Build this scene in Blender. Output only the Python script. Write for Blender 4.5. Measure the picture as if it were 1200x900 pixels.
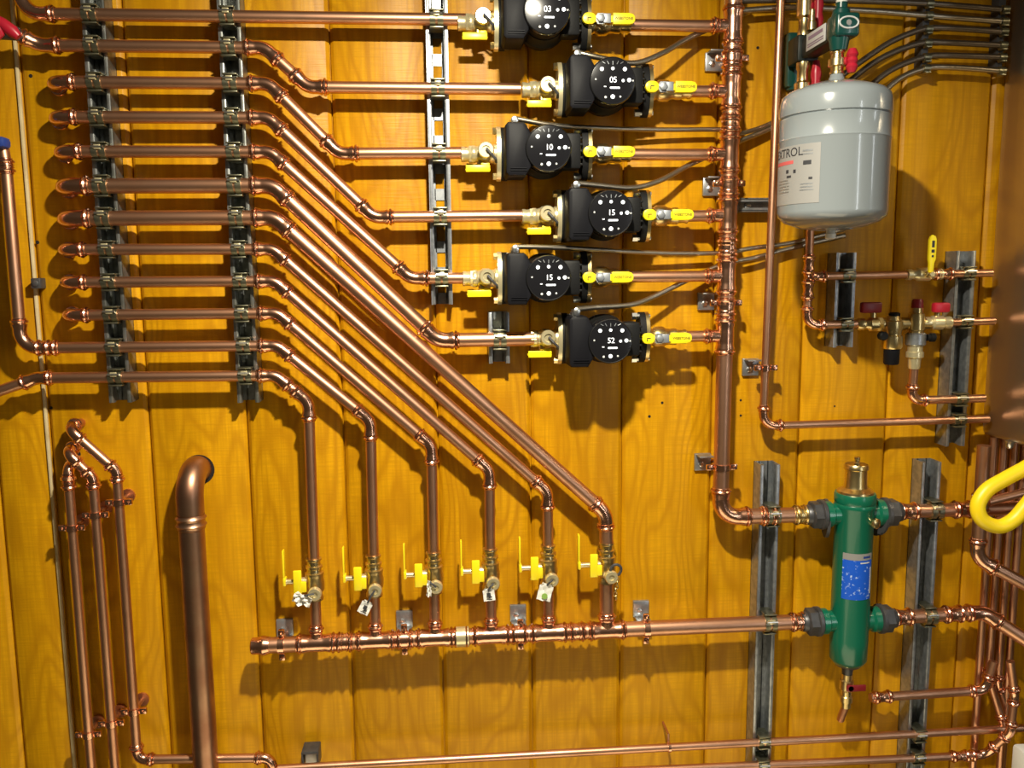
import bpy, bmesh, math, random
from mathutils import Vector, Matrix, Euler
random.seed(7)
PI = math.pi
for o in list(bpy.data.objects):
    bpy.data.objects.remove(o)
SC = bpy.context.scene
COL = SC.collection

# ------------------------------------------------------------------ camera
FPX, DIST = 1000.0, 1.72              # focal length in pixels of a 1200 wide frame; distance of the lens from the wall
RX, DN, FW = (Vector((0.99681723, -0.01980413, 0.07722175)),
              Vector((0.00956526, 0.99136652, 0.13077055)),
              Vector((-0.07914485, -0.12961569, 0.98840066)))   # world right, down, into-wall seen in camera axes
cd = bpy.data.cameras.new('camera')
cd.sensor_width = 36.0
cd.lens = FPX / 1200 * 36
cam = bpy.data.objects.new('camera', cd)
COL.objects.link(cam)
# camera axes in the world (X right, Y into the wall, Z up)
cx = Vector((RX[0], FW[0], -DN[0])); cy = Vector((RX[1], FW[1], -DN[1])); cz = Vector((RX[2], FW[2], -DN[2]))
m = Matrix((cx, -cy, -cz)).transposed().to_4x4()
m.translation = Vector((0, -DIST, 0))
cam.matrix_world = m
cd.clip_start = 0.05
SC.camera = cam

# ------------------------------------------------------------------ light, exposure
SC.view_settings.view_transform = 'Standard'
SC.view_settings.look = 'None'
SC.view_settings.gamma = 1
SC.view_settings.use_curve_mapping = False
SC.view_settings.exposure = 0.0
wd = bpy.data.worlds.new('room'); SC.world = wd
wd.use_nodes = True
wn = wd.node_tree.nodes; wl = wd.node_tree.links
for n_ in list(wn): wn.remove(n_)
w_out = wn.new('ShaderNodeOutputWorld'); w_bg = wn.new('ShaderNodeBackground')
w_tc = wn.new('ShaderNodeTexCoord'); w_sep = wn.new('ShaderNodeSeparateXYZ'); w_rmp = wn.new('ShaderNodeValToRGB')
w_map = wn.new('ShaderNodeMapRange')
wl.new(w_tc.outputs['Generated'], w_sep.inputs[0]); wl.new(w_sep.outputs['Z'], w_map.inputs['Value'])
w_map.inputs['From Min'].default_value = -1; w_map.inputs['From Max'].default_value = 1
wl.new(w_map.outputs[0], w_rmp.inputs[0]); wl.new(w_rmp.outputs[0], w_bg.inputs[0]); wl.new(w_bg.outputs[0], w_out.inputs[0])
els = w_rmp.color_ramp.elements
els[0].position = 0.0; els[0].color = (0.40, 0.28, 0.15, 1)
els[1].position = 1.0; els[1].color = (0.46, 0.38, 0.26, 1)
e_ = els.new(0.45); e_.color = (0.34, 0.27, 0.17, 1)
e_ = els.new(0.7); e_.color = (0.50, 0.43, 0.32, 1)
w_bg.inputs[1].default_value = 0.13


def area(name, loc, aim, sx, sy, power, color, shape='RECTANGLE'):
    ld = bpy.data.lights.new(name, 'AREA'); ld.shape = shape; ld.size = sx; ld.size_y = sy
    ld.energy = power; ld.color = color
    o = bpy.data.objects.new(name, ld); COL.objects.link(o)
    o.location = loc
    o.rotation_euler = (Vector(aim)).to_track_quat('-Z', 'Y').to_euler()
    return o


# flush ceiling lamp between the lens and the wall, and daylight from a doorway behind the camera
area('ceiling_lamp', (0.12, -0.955, 0.725), (-0.13, 0.0, -1), 0.07, 0.07, 53, (1.0, 0.92, 0.74), 'DISK')
area('doorway_daylight', (2.05, -2.9, 0.1), (-0.6, 1, -0.10), 0.16, 1.9, 9, (0.93, 0.97, 1.0))
area('window_daylight', (2.35, -1.22, 0.25), (-1.5, 1, -0.15), 0.09, 0.7, 1.6, (0.93, 0.97, 1.0))
area('added_low_fill', (0.2, -0.95, -1.85), (0, 0.62, 0.78), 1.9, 0.9, 10.5, (1.0, 0.83, 0.52))  # added warm fill from below to brighten the lower boards, not a room lamp


# ------------------------------------------------------------------ pixel -> place
def P(px, py, d=0.0):
    """the point at distance d in front of the wall that the lens sees at this pixel of the 1200x900 photograph"""
    a, b, c = px - 600, py - 450, FPX
    v = cx * a + cy * b + cz * c
    t = (DIST - d) / v.y
    return Vector((v.x * t, -d, v.z * t))


def V(x, d, z):
    return Vector((x, -d, z))


# ------------------------------------------------------------------ materials
MATS = {}


def mat(name, color, rough=0.5, metal=0.0, coat=0.0, spec=0.5, noise=None, bump=0.0, bscale=60, emit=None):
    m_ = bpy.data.materials.new(name); m_.use_nodes = True
    nt = m_.node_tree; b = nt.nodes['Principled BSDF']
    b.inputs['Base Color'].default_value = (*color, 1); b.inputs['Roughness'].default_value = rough
    b.inputs['Metallic'].default_value = metal; b.inputs['Coat Weight'].default_value = coat
    b.inputs['Specular IOR Level'].default_value = spec
    tc = nt.nodes.new('ShaderNodeTexCoord')
    if noise:
        col2, sc, lo, hi = noise
        nz = nt.nodes.new('ShaderNodeTexNoise'); nz.inputs['Scale'].default_value = sc; nz.inputs['Detail'].default_value = 4
        nt.links.new(tc.outputs['Object'], nz.inputs['Vector'])
        r_ = nt.nodes.new('ShaderNodeValToRGB')
        r_.color_ramp.elements[0].position = lo; r_.color_ramp.elements[0].color = (*color, 1)
        r_.color_ramp.elements[1].position = hi; r_.color_ramp.elements[1].color = (*col2, 1)
        nt.links.new(nz.outputs['Fac'], r_.inputs[0]); nt.links.new(r_.outputs[0], b.inputs['Base Color'])
        rr = nt.nodes.new('ShaderNodeMapRange'); rr.inputs['To Min'].default_value = rough * 0.8; rr.inputs['To Max'].default_value = min(1, rough * 1.3)
        nt.links.new(nz.outputs['Fac'], rr.inputs['Value']); nt.links.new(rr.outputs[0], b.inputs['Roughness'])
    if bump:
        n2 = nt.nodes.new('ShaderNodeTexNoise'); n2.inputs['Scale'].default_value = bscale
        nt.links.new(tc.outputs['Object'], n2.inputs['Vector'])
        bp = nt.nodes.new('ShaderNodeBump'); bp.inputs['Strength'].default_value = bump; bp.inputs['Distance'].default_value = 0.002
        nt.links.new(n2.outputs['Fac'], bp.inputs['Height']); nt.links.new(bp.outputs[0], b.inputs['Normal'])
    if emit:
        b.inputs['Emission Color'].default_value = (*emit[0], 1); b.inputs['Emission Strength'].default_value = emit[1]
    MATS[name] = m_
    return m_


COPPER = mat('copper', (0.72, 0.40, 0.25), 0.37, 1.0, noise=((0.54, 0.28, 0.165), 9, 0.4, 0.65))
COPPER_FIT = mat('copper_fitting', (0.86, 0.49, 0.33), 0.22, 1.0, noise=((0.72, 0.37, 0.23), 30, 0.4, 0.7))
COPPER_OLD = mat('copper_dulled', (0.50, 0.30, 0.19), 0.36, 1.0, noise=((0.36, 0.18, 0.11), 14, 0.35, 0.65))
BRASS = mat('brass', (0.78, 0.62, 0.30), 0.28, 1.0, noise=((0.66, 0.50, 0.22), 40, 0.4, 0.7))
BRASS_PALE = mat('brass_nickel', (0.80, 0.70, 0.42), 0.30, 0.7)
STEEL = mat('galvanised_steel', (0.42, 0.44, 0.46), 0.36, 0.8, noise=((0.30, 0.32, 0.34), 80, 0.4, 0.6))
STEEL_MATT = mat('galvanised_dull', (0.36, 0.38, 0.40), 0.5, 0.8)
STRUT_DARK = mat('dark_galvanised', (0.36, 0.37, 0.36), 0.40, 0.85, noise=((0.22, 0.23, 0.21), 60, 0.4, 0.6))
ZINC_DARK = mat('zinc_clamp', (0.35, 0.33, 0.22), 0.35, 0.95, noise=((0.2, 0.2, 0.14), 60, 0.4, 0.6))
BOLT = mat('bolt_steel', (0.78, 0.78, 0.76), 0.28, 1.0)
BLACK = mat('black_plastic', (0.007, 0.007, 0.009), 0.5, spec=0.12, bump=0.05, bscale=600)
BLACK_GLOSS = mat('black_gloss', (0.009, 0.009, 0.011), 0.16, coat=0.3)
BLACK_CAST = mat('black_cast_iron', (0.007, 0.007, 0.007), 0.55, spec=0.2, bump=0.1, bscale=300)
CHARCOAL = mat('charcoal_rubber', (0.05, 0.05, 0.055), 0.55)
UNION = mat('union_iron', (0.10, 0.10, 0.105), 0.42, 0.5, noise=((0.07, 0.07, 0.075), 50, 0.4, 0.6))
YELLOW = mat('yellow_vinyl', (0.90, 0.72, 0.012), 0.35)
YELLOW_HOSE = mat('yellow_hose', (0.90, 0.66, 0.01), 0.4)
WHITE = mat('white_print', (0.62, 0.63, 0.62), 0.5)
LED = mat('lit_white', (0.9, 0.92, 0.95), 0.5, emit=((0.9, 0.95, 1.0), 0.8))
PAPER = mat('paper_tag', (0.80, 0.78, 0.72), 0.6, bump=0.3, bscale=60)
INK = mat('dark_ink', (0.03, 0.03, 0.035), 0.6)
OLIVE_INK = mat('olive_print', (0.06, 0.045, 0.005), 0.6)
RED = mat('red_handle', (0.42, 0.012, 0.03), 0.35)
RED_DARK = mat('dark_red_handle', (0.22, 0.01, 0.015), 0.4)
REDPRINT = mat('red_print', (0.55, 0.10, 0.10), 0.5)
BLUE = mat('blue_handle', (0.02, 0.05, 0.25), 0.4)
BLUE_LABEL = mat('blue_label', (0.01, 0.10, 0.62), 0.35, noise=((0.55, 0.72, 0.95), 140, 0.60, 0.72))
GREEN = mat('green_enamel', (0.004, 0.13, 0.072), 0.3, coat=0.3, bump=0.05, bscale=200)
GREEN_DARK = mat('dark_green_enamel', (0.004, 0.055, 0.045), 0.3, coat=0.3)
GREY_TANK = mat('grey_tank_paint', (0.235, 0.265, 0.28), 0.2, coat=0.6)
LABEL_GREY = mat('tank_label', (0.27, 0.265, 0.255), 0.5)
CONDUIT = mat('conduit_metal', (0.42, 0.36, 0.27), 0.36, 1.0)
CONDUIT_DARK = mat('conduit_dark', (0.18, 0.145, 0.11), 0.42, 0.9)
HOLE = mat('dark_hole', (0.012, 0.007, 0.004), 0.9)
OFFWHITE = mat('offwhite_plastic', (0.75, 0.75, 0.7), 0.4)
PALE_TRIM = mat('pale_trim', (0.66, 0.54, 0.30), 0.5, noise=((0.55, 0.42, 0.2), 25, 0.4, 0.6))

GX = P(727, 760).x                      # one groove of the boarding
GW = (GX - P(82, 800).x) / 6.0          # width of a board


def wood_material():
    m_ = bpy.data.materials.new('varnished_boards'); m_.use_nodes = True
    nt = m_.node_tree; N = nt.nodes; L = nt.links; b = N['Principled BSDF']
    tc = N.new('ShaderNodeTexCoord'); sep = N.new('ShaderNodeSeparateXYZ'); L.new(tc.outputs['Object'], sep.inputs[0])

    def math_(op, a, bb=None, cc=None):
        n = N.new('ShaderNodeMath'); n.operation = op
        for i, q in enumerate((a, bb, cc)):
            if q is None: continue
            if isinstance(q, (int, float)): n.inputs[i].default_value = q
            else: L.new(q, n.inputs[i])
        return n.outputs[0]

    def vec(x, y, z):
        n = N.new('ShaderNodeCombineXYZ')
        for i, q in enumerate((x, y, z)):
            if isinstance(q, (int, float)): n.inputs[i].default_value = q
            else: L.new(q, n.inputs[i])
        return n.outputs[0]

    def noise(v, scale, detail=3, rough=0.5):
        n = N.new('ShaderNodeTexNoise'); n.inputs['Scale'].default_value = scale; n.inputs['Detail'].default_value = detail
        n.inputs['Roughness'].default_value = rough
        L.new(v, n.inputs['Vector']); return n.outputs['Fac']

    def mix(f, c1, c2, mode='MIX'):
        n = N.new('ShaderNodeMix'); n.data_type = 'RGBA'; n.blend_type = mode
        for i, q in ((0, f), (6, c1), (7, c2)):
            if isinstance(q, (int, float)): n.inputs[i].default_value = q
            elif isinstance(q, tuple): n.inputs[i].default_value = (*q, 1)
            else: L.new(q, n.inputs[i])
        return n.outputs[2]

    X, Z = sep.outputs['X'], sep.outputs['Z']
    pid = math_('FLOOR', math_('DIVIDE', math_('SUBTRACT', X, GX), GW))
    wnz = N.new('ShaderNodeTexWhiteNoise'); wnz.noise_dimensions = '1D'; L.new(pid, wnz.inputs['W'])
    rnd = wnz.outputs['Value']
    off = math_('MULTIPLY', rnd, 37.0)
    xx = math_('ADD', X, off)
    zz = math_('ADD', Z, math_('MULTIPLY', off, 1.7))
    # broad rings bent into cathedrals, fine streaks, saw marks
    warp = noise(vec(math_('MULTIPLY', xx, 5.5), 0.0, math_('MULTIPLY', zz, 1.5)), 1.0, 2, 0.45)
    ring = math_('SINE', math_('MULTIPLY', math_('ADD', math_('MULTIPLY', warp, 1.0), math_('MULTIPLY', xx, 0.35)), 120.0))
    ring = math_('POWER', math_('MULTIPLY_ADD', ring, 0.5, 0.5), 2.2)
    streak = noise(vec(math_('MULTIPLY', xx, 110.0), 0.0, math_('MULTIPLY', zz, 5.0)), 1.0, 4, 0.6)
    blot = noise(vec(math_('MULTIPLY', xx, 9.0), 0.0, math_('MULTIPLY', zz, 3.0)), 1.0, 3, 0.55)
    saw = noise(vec(math_('MULTIPLY', xx, 14.0), 0.0, math_('MULTIPLY', zz, 260.0)), 1.0, 2, 0.5)
    c = mix(blot, (0.48, 0.222, 0.001), (0.82, 0.42, 0.004))
    c = mix(math_('MULTIPLY', ring, 0.75), c, (0.38, 0.15, 0.001))
    c = mix(math_('MULTIPLY', math_('SUBTRACT', streak, 0.38), 2.3), c, (0.32, 0.12, 0.001))
    c = mix(math_('MULTIPLY', math_('SUBTRACT', saw, 0.36), 1.5), c, (0.40, 0.18, 0.002))
    c = mix(0.28, c, mix(rnd, (0.52, 0.245, 0.001), (0.78, 0.395, 0.004)))
    L.new(c, b.inputs['Base Color'])
    b.inputs['Roughness'].default_value = 0.42
    b.inputs['Specular IOR Level'].default_value = 0.24
    b.inputs['Coat Weight'].default_value = 0.0; b.inputs['Coat Roughness'].default_value = 0.35
    h = math_('ADD', math_('MULTIPLY', streak, 0.5), math_('MULTIPLY', saw, 0.6))
    bp = N.new('ShaderNodeBump'); bp.inputs['Strength'].default_value = 0.45; bp.inputs['Distance'].default_value = 0.0014
    L.new(h, bp.inputs['Height']); L.new(bp.outputs[0], b.inputs['Normal'])
    return m_


WOOD = wood_material()


def boiler_material():
    m_ = mat('brushed_stainless', (0.62, 0.54, 0.43), 0.30, 0.95)
    nt = m_.node_tree; b = nt.nodes['Principled BSDF']
    tc = nt.nodes.new('ShaderNodeTexCoord'); mp = nt.nodes.new('ShaderNodeMapping'); nz = nt.nodes.new('ShaderNodeTexNoise')
    mp.inputs['Scale'].default_value = (14, 14, 1.2); nz.inputs['Scale'].default_value = 1.0; nz.inputs['Detail'].default_value = 2
    bp = nt.nodes.new('ShaderNodeBump'); bp.inputs['Strength'].default_value = 0.35; bp.inputs['Distance'].default_value = 0.01
    nt.links.new(tc.outputs['Object'], mp.inputs[0]); nt.links.new(mp.outputs[0], nz.inputs['Vector'])
    nt.links.new(nz.outputs['Fac'], bp.inputs['Height']); nt.links.new(bp.outputs[0], b.inputs['Normal'])
    return m_


STAINLESS = boiler_material()


# ------------------------------------------------------------------ mesh building
def ortho(t):
    a = Vector((0, 0, 1)) if abs(t.z) < 0.9 else Vector((1, 0, 0))
    n = t.cross(a).normalized()
    return n


class MB:
    def __init__(self):
        self.bm = bmesh.new()

    def sweep(self, pts, rad, seg=16, caps=True):
        pts = [Vector(p) for p in pts]
        n = len(pts)
        if not isinstance(rad, (list, tuple)): rad = [rad] * n
        tan = []
        for i in range(n):
            a = pts[max(0, i - 1)]; b = pts[min(n - 1, i + 1)]
            t = b - a
            tan.append(t.normalized() if t.length > 1e-9 else Vector((0, 0, 1)))
        nor = ortho(tan[0]); rings = []
        for i in range(n):
            if i:
                nor = nor - tan[i] * nor.dot(tan[i])
                nor = nor.normalized() if nor.length > 1e-6 else ortho(tan[i])
            bi = tan[i].cross(nor)
            rings.append([self.bm.verts.new(pts[i] + (nor * math.cos(2 * PI * k / seg) + bi * math.sin(2 * PI * k / seg)) * rad[i]) for k in range(seg)])
        for i in range(n - 1):
            for k in range(seg):
                self.bm.faces.new((rings[i][k], rings[i][(k + 1) % seg], rings[i + 1][(k + 1) % seg], rings[i + 1][k]))
        if caps:
            self.bm.faces.new(list(reversed(rings[0]))); self.bm.faces.new(rings[-1])
        return self

    def lathe(self, o, axis, prof, seg=24):
        """profile of (distance along the axis, radius)"""
        o = Vector(o); axis = Vector(axis).normalized()
        n = ortho(axis); b = axis.cross(n); rings = []
        for t, r in prof:
            if r < 1e-6: r = 1e-5
            rings.append([self.bm.verts.new(o + axis * t + (n * math.cos(2 * PI * k / seg) + b * math.sin(2 * PI * k / seg)) * r) for k in range(seg)])
        for i in range(len(rings) - 1):
            for k in range(seg):
                self.bm.faces.new((rings[i][k], rings[i][(k + 1) % seg], rings[i + 1][(k + 1) % seg], rings[i + 1][k]))
        self.bm.faces.new(list(reversed(rings[0]))); self.bm.faces.new(rings[-1])
        return self

    def hexa(self, o, axis, prof):
        return self.lathe(o, axis, prof, 6)

    def box(self, c, size, bevel=0.0, rot=None, seg=2):
        r = bmesh.ops.create_cube(self.bm, size=1.0)
        vs = r['verts']
        for v in vs: v.co = Vector((v.co.x * size[0], v.co.y * size[1], v.co.z * size[2]))
        if bevel > 0:
            es = list({e for v in vs for e in v.link_edges})
            rb = bmesh.ops.bevel(self.bm, geom=es, offset=bevel, segments=seg, affect='EDGES', profile=0.5)
            vs = list({v for f in rb['faces'] for v in f.verts} | {v for v in vs if v.is_valid})
        M = Matrix.Translation(Vector(c)) @ (rot.to_4x4() if rot else Matrix.Identity(4))
        for v in vs: v.co = M @ v.co
        return self

    def prism(self, outline, y0, y1, bevel=0.0):
        """outline in (x, z), extruded between depths y0 < y1 (both in front of the wall)"""
        a = [self.bm.verts.new((x, -y0, z)) for x, z in outline]
        b = [self.bm.verts.new((x, -y1, z)) for x, z in outline]
        n = len(a)
        fs = [self.bm.faces.new(a), self.bm.faces.new(list(reversed(b)))]
        for i in range(n):
            fs.append(self.bm.faces.new((a[i], b[i], b[(i + 1) % n], a[(i + 1) % n])))
        bmesh.ops.recalc_face_normals(self.bm, faces=fs)
        if bevel:
            es = list(fs[1].edges)
            bmesh.ops.bevel(self.bm, geom=es, offset=bevel, segments=2, affect='EDGES', profile=0.5)
        return self

    def mesh(self, name, loc=None, sharp=38):
        if loc is not None:
            for v in self.bm.verts: v.co -= Vector(loc)
        bmesh.ops.recalc_face_normals(self.bm, faces=self.bm.faces[:])
        me = bpy.data.meshes.new(name); self.bm.to_mesh(me); self.bm.free()
        for p in me.polygons: p.use_smooth = True
        me.set_sharp_from_angle(angle=math.radians(sharp))
        return me


def tag(o, label=None, cat=None, group=None, kind=None):
    if label: o['label'] = label
    if cat: o['category'] = cat
    if group: o['group'] = group
    if kind: o['kind'] = kind
    return o


class Thing:
    def __init__(self, name, label, cat, loc=(0, 0, 0), group=None):
        self.o = bpy.data.objects.new(name, None); COL.objects.link(self.o)
        self.loc = Vector(loc); self.o.location = self.loc
        self.o.empty_display_size = 0.02
        tag(self.o, label, cat, group)

    def part(self, mb, name, material, parent=None, label=None):
        me = mb.mesh(name, self.loc) if isinstance(mb, MB) else mb
        me.materials.clear(); me.materials.append(material)
        o = bpy.data.objects.new(name, me); COL.objects.link(o)
        o.parent = parent or self.o
        if label: o['label'] = label
        return o


def single(mb, name, material, label=None, cat=None, group=None, kind=None, loc=None):
    me = mb.mesh(name, loc); me.materials.append(material)
    o = bpy.data.objects.new(name, me); COL.objects.link(o)
    if loc is not None: o.location = loc
    return tag(o, label, cat, group, kind)


def dup(root, loc, label=None, group=None, rot=None):
    r = root.copy(); COL.objects.link(r); r.location = loc
    if rot is not None: r.rotation_euler = rot
    if label: r['label'] = label
    if group: r['group'] = group
    for ch in list(root.children):
        c = ch.copy(); COL.objects.link(c); c.parent = r
        for g in list(ch.children):
            d = g.copy(); COL.objects.link(d); d.parent = c
    return r


def text_mesh(s, size, thick=0.0004, spacing=1.0):
    cu = bpy.data.curves.new('lettering', 'FONT'); cu.body = s; cu.size = size; cu.extrude = thick; cu.align_x = 'CENTER'; cu.align_y = 'CENTER'
    cu.space_character = spacing; cu.resolution_u = 3
    o = bpy.data.objects.new('lettering', cu); COL.objects.link(o)
    dg = bpy.context.evaluated_depsgraph_get(); dg.update()
    me = bpy.data.meshes.new_from_object(o.evaluated_get(dg))
    bpy.data.objects.remove(o); bpy.data.curves.remove(cu)
    # stand it up: text x -> X, text y -> Z, facing -Y
    for v in me.vertices: v.co = Vector((v.co.x, -v.co.z, v.co.y))
    return me


def shift(me, d):
    for v in me.vertices: v.co += Vector(d)
    return me


# ------------------------------------------------------------------ pipework
def arc(A, B, C, R, n=9):
    u = (B - A).normalized(); w = (C - B).normalized()
    th = u.angle(w)
    if th < 0.02: return [B], 0.0
    t = R * math.tan(th / 2)
    s = B - u * t
    nrm = (w - u * w.dot(u)).normalized()
    ctr = s + nrm * R
    out = []
    for i in range(n + 1):
        a = th * i / n
        out.append(ctr + (-nrm * math.cos(a) + u * math.sin(a)) * R)
    return out, t


def bead_profile(a, u, s, r):
    """points and radii for a crimped socket that starts at a and runs along u for s"""
    k = [(0.0, .0012), (.0012, .0022), (.0026, .0022), (.0036, .0012), (.0044, .0042), (.0068, .0056), (.0092, .0042), (.0098, .0010), (.0112, .0010), (.0118, .0034), (.0134, .0034), (max(s * 0.8, .0142), .0014), (max(s, .0146), .0016)]
    return [a + u * q for q, _ in k], [r + w for _, w in k]


def elbow_mb(A, B, C, r, R, s):
    pts, t = arc(A, B, C, R)
    u = (B - A).normalized(); w = (C - B).normalized()
    p1, r1 = bead_profile(B - u * (t + s), u, s, r)
    p2, r2 = bead_profile(B + w * (t + s), -w, s, r)
    path = p1[:-1] + pts + list(reversed(p2))[1:]
    rad = r1[:-1] + [r + .0014] * len(pts) + list(reversed(r2))[1:]
    return MB().sweep(path, rad, 18), t


def coupling_mb(c, u, r, half=0.022):
    p1, r1 = bead_profile(c - u * half, u, half, r)
    p2, r2 = bead_profile(c + u * half, -u, half, r)
    return MB().sweep(p1 + list(reversed(p2))[1:], r1 + list(reversed(r2))[1:], 18)


def run(label, pts, r, R=None, s=None, couplings=(), group='copper pipe runs', name='copper_pipe', cat='pipe', m=None, mf=None, plain=(), ends=()):
    m = m or COPPER; mf = mf or COPPER_FIT
    R = R or r * 2.4; s = s or 0.019
    T = Thing(name, label, cat, pts[0], group)
    n = len(pts); cuts = []
    for i in range(1, n - 1):
        A, B, C = pts[i - 1], pts[i], pts[i + 1]
        sc = min(s, (A - B).length * 0.3, (C - B).length * 0.3)
        if i in plain:
            path, t = arc(A, B, C, R)
            T.part(MB().sweep(path, r, 16), 'bend', m)
            cuts.append(t)
        else:
            mb, t = elbow_mb(A, B, C, r, R, max(sc, 0.013)); cuts.append(t)
            T.part(mb, 'elbow', mf)
    for i in range(n - 1):
        u = (pts[i + 1] - pts[i]).normalized()
        a = pts[i] + u * (cuts[i - 1] if i > 0 else 0)
        b = pts[i + 1] - u * (cuts[i] if i < n - 2 else 0)
        if (b - a).dot(u) > 0.004:
            T.part(MB().sweep([a, b], r, 18), 'pipe_section', m)
    for i, f in couplings:
        u = (pts[i + 1] - pts[i]).normalized()
        T.part(coupling_mb(pts[i].lerp(pts[i + 1], f), u, r), 'coupling', mf)
    return T


def tee_mb(c, u, w, r, rb, half=0.034, bl=0.036):
    p1, r1 = bead_profile(c - u * half, u, half * 0.7, r)
    p2, r2 = bead_profile(c + u * half, -u, half * 0.7, r)
    mb = MB().sweep(p1 + list(reversed(p2)), r1 + list(reversed(r2)), 20)
    p3, r3 = bead_profile(c + w * (r + bl - .008), -w, 0.02, rb)
    mb.sweep(p3 + [c], r3 + [rb + .001], 16)
    return mb


def conduit(label, pts, r=0.0055, m=None, group='flexible metal conduits', pitch=0.004, name='flexible_conduit'):
    # smooth the control points, then ribs along the length
    pts = [Vector(p) for p in pts]; fine = []
    for i in range(len(pts) - 1):
        p0 = pts[max(0, i - 1)]; p1 = pts[i]; p2 = pts[i + 1]; p3 = pts[min(len(pts) - 1, i + 2)]
        k = max(2, int((p2 - p1).length / (pitch / 2)))
        for j in range(k):
            t = j / k
            fine.append(0.5 * (2 * p1 + (p2 - p0) * t + (2 * p0 - 5 * p1 + 4 * p2 - p3) * t * t + (3 * p1 - p0 - 3 * p2 + p3) * t ** 3))
    fine.append(pts[-1])
    rad = [r * (1.0 if i % 2 else 0.86) for i in range(len(fine))]
    mb = MB().sweep([p - pts[0] for p in fine], rad, 10)
    me = mb.mesh(name, None, 80); me.materials.append(m or CONDUIT)
    o = bpy.data.objects.new(name, me); COL.objects.link(o); o.location = pts[0]
    return tag(o, label, 'conduit', group)


# ------------------------------------------------------------------ the setting: the boarded wall
def build_wall():
    z0, z1 = -1.75, 1.35
    xs = []
    seamx = P(82, 800).x
    def seam(x0, wide):
        return [(x0 - .0085, 0), (x0 - .0070, .0008), (x0 - .0016, .0060), (x0 - .0013, .012), (x0 + .0013, .012), (x0 + .0016, .0060), (x0 + .0070, .0008), (x0 + .0085, 0)]
    prof = [(-2.1, 0)]
    prof += seam(seamx - 0.105 - GW * 3, 1) + seam(seamx - 0.105 - GW * 2, 1) + seam(seamx - 0.105 - GW, 1) + seam(seamx - 0.105, 1)
    k = -6
    while GX + k * GW < 2.4:
        prof += seam(GX + k * GW, 1); k += 1
    prof.append((2.6, 0))
    mb = MB(); a = [mb.bm.verts.new((x, y, z0)) for x, y in prof]; b = [mb.bm.verts.new((x, y, z1)) for x, y in prof]
    for i in range(len(prof) - 1): mb.bm.faces.new((a[i], a[i + 1], b[i + 1], b[i]))
    # back and sides so that the boarding has thickness
    c = [mb.bm.verts.new(p) for p in ((-2.1, .03, z0), (2.6, .03, z0), (2.6, .03, z1), (-2.1, .03, z1))]
    mb.bm.faces.new(c)
    w = single(mb, 'wall_back', WOOD, kind='structure')
    return w


build_wall()
sx = P(82, 800).x
single(MB().box((sx - .0035, -.0015, -.2), (.0055, .007, 3.1), .001), 'trim_1', PALE_TRIM, kind='structure')
for i, (px, py, r) in enumerate(((88, 532, .011), (776, 472, .0028), (761, 488, .003), (36, 89, .0035), (60, 478, .003), (44, 284, .0035), (868, 469, .0025), (978, 476, .002), (888, 56, .003), (868, 487, .0025))):
    q = P(px, py)
    single(MB().lathe(q + Vector((0, -.0004, 0)), (0, 1, 0), [(0, r), (.0002, r)], 14), 'wall_hole', HOLE, kind='structure')


# ------------------------------------------------------------------ strut channels
def strut_mb(z0, z1, x=0.0, w=.041, dep=.041, lip=.0075, slots=False):
    mb = MB(); t = .0026; zc = (z0 + z1) / 2; L = z1 - z0
    def bx(cx_, d0, d1, ww, za, zb):
        mb.box((x + cx_, -(d0 + d1) / 2, (za + zb) / 2), (ww, abs(d1 - d0), zb - za))
    for sgn in (-1, 1):
        bx(sgn * (w / 2 - t / 2), 0, dep, t, z0, z1)                       # side
        mb.box((x + sgn * (w / 2 - .0037), -(dep - .002), (z0 + z1) / 2), (.0074, .0046, L), .0018)   # rolled lip
        bx(sgn * (w / 2 - .0066), dep - .014, dep - .002, t * .8, z0, z1)  # its in-turned edge
        bx(sgn * (w / 2 - .006), 0.0004, t, .012, z0, z1)                  # back, beside the slots
    if not slots:
        bx(0, 0.0004, t, w - .02, z0, z1)
    z = z0
    while slots and z < z1 - .001:                                                   # back, between the slots
        bx(0, 0.0004, t, w - .02, z, min(z + .022, z1)); z += .0508
    return mb


def strut(label, pxt, pxb, name='strut_channel', dep=.041, slots=False, m=None):
    a = P(*pxt, dep); b = P(*pxb, dep); x = (a.x + b.x) / 2
    zt, zb = a.z, b.z
    loc = V(x, 0, zb)
    mb = strut_mb(zb, zt, x, dep=dep, slots=slots)
    o = single(mb, name, m or STEEL, label, 'strut', 'galvanised strut channels', loc=loc)
    return x


D = .054
SX1 = strut('tall galvanised strut channel at far left carrying twelve copper lines', (104.8, -60), (140, 472), m=STRUT_DARK)
SX2 = strut('tall galvanised strut channel carrying twelve copper lines just before their bends', (263.3, -60), (292, 472), m=STRUT_DARK)
SX3 = strut('slotted galvanised strut channel left of the black pumps holding five pump feed lines', (510.2, -60), (518, 357), slots=True)
SX4 = strut('short stub of strut channel beside the lowest pump', (585, 366), (585, 426))
SX5 = strut('short strut channel below the grey tank behind two thin copper lines', (992, 296), (988, 407))
SX6 = strut('strut channel beside the stainless boiler casing, right of the brass valves', (1132, 294), (1120, 523))
SX7 = strut('long strut channel standing left of the green air separator', (900, 545), (893, 960))
SX8 = strut('long strut channel standing right of the green air separator', (1089, 542), (1072, 960))

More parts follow.
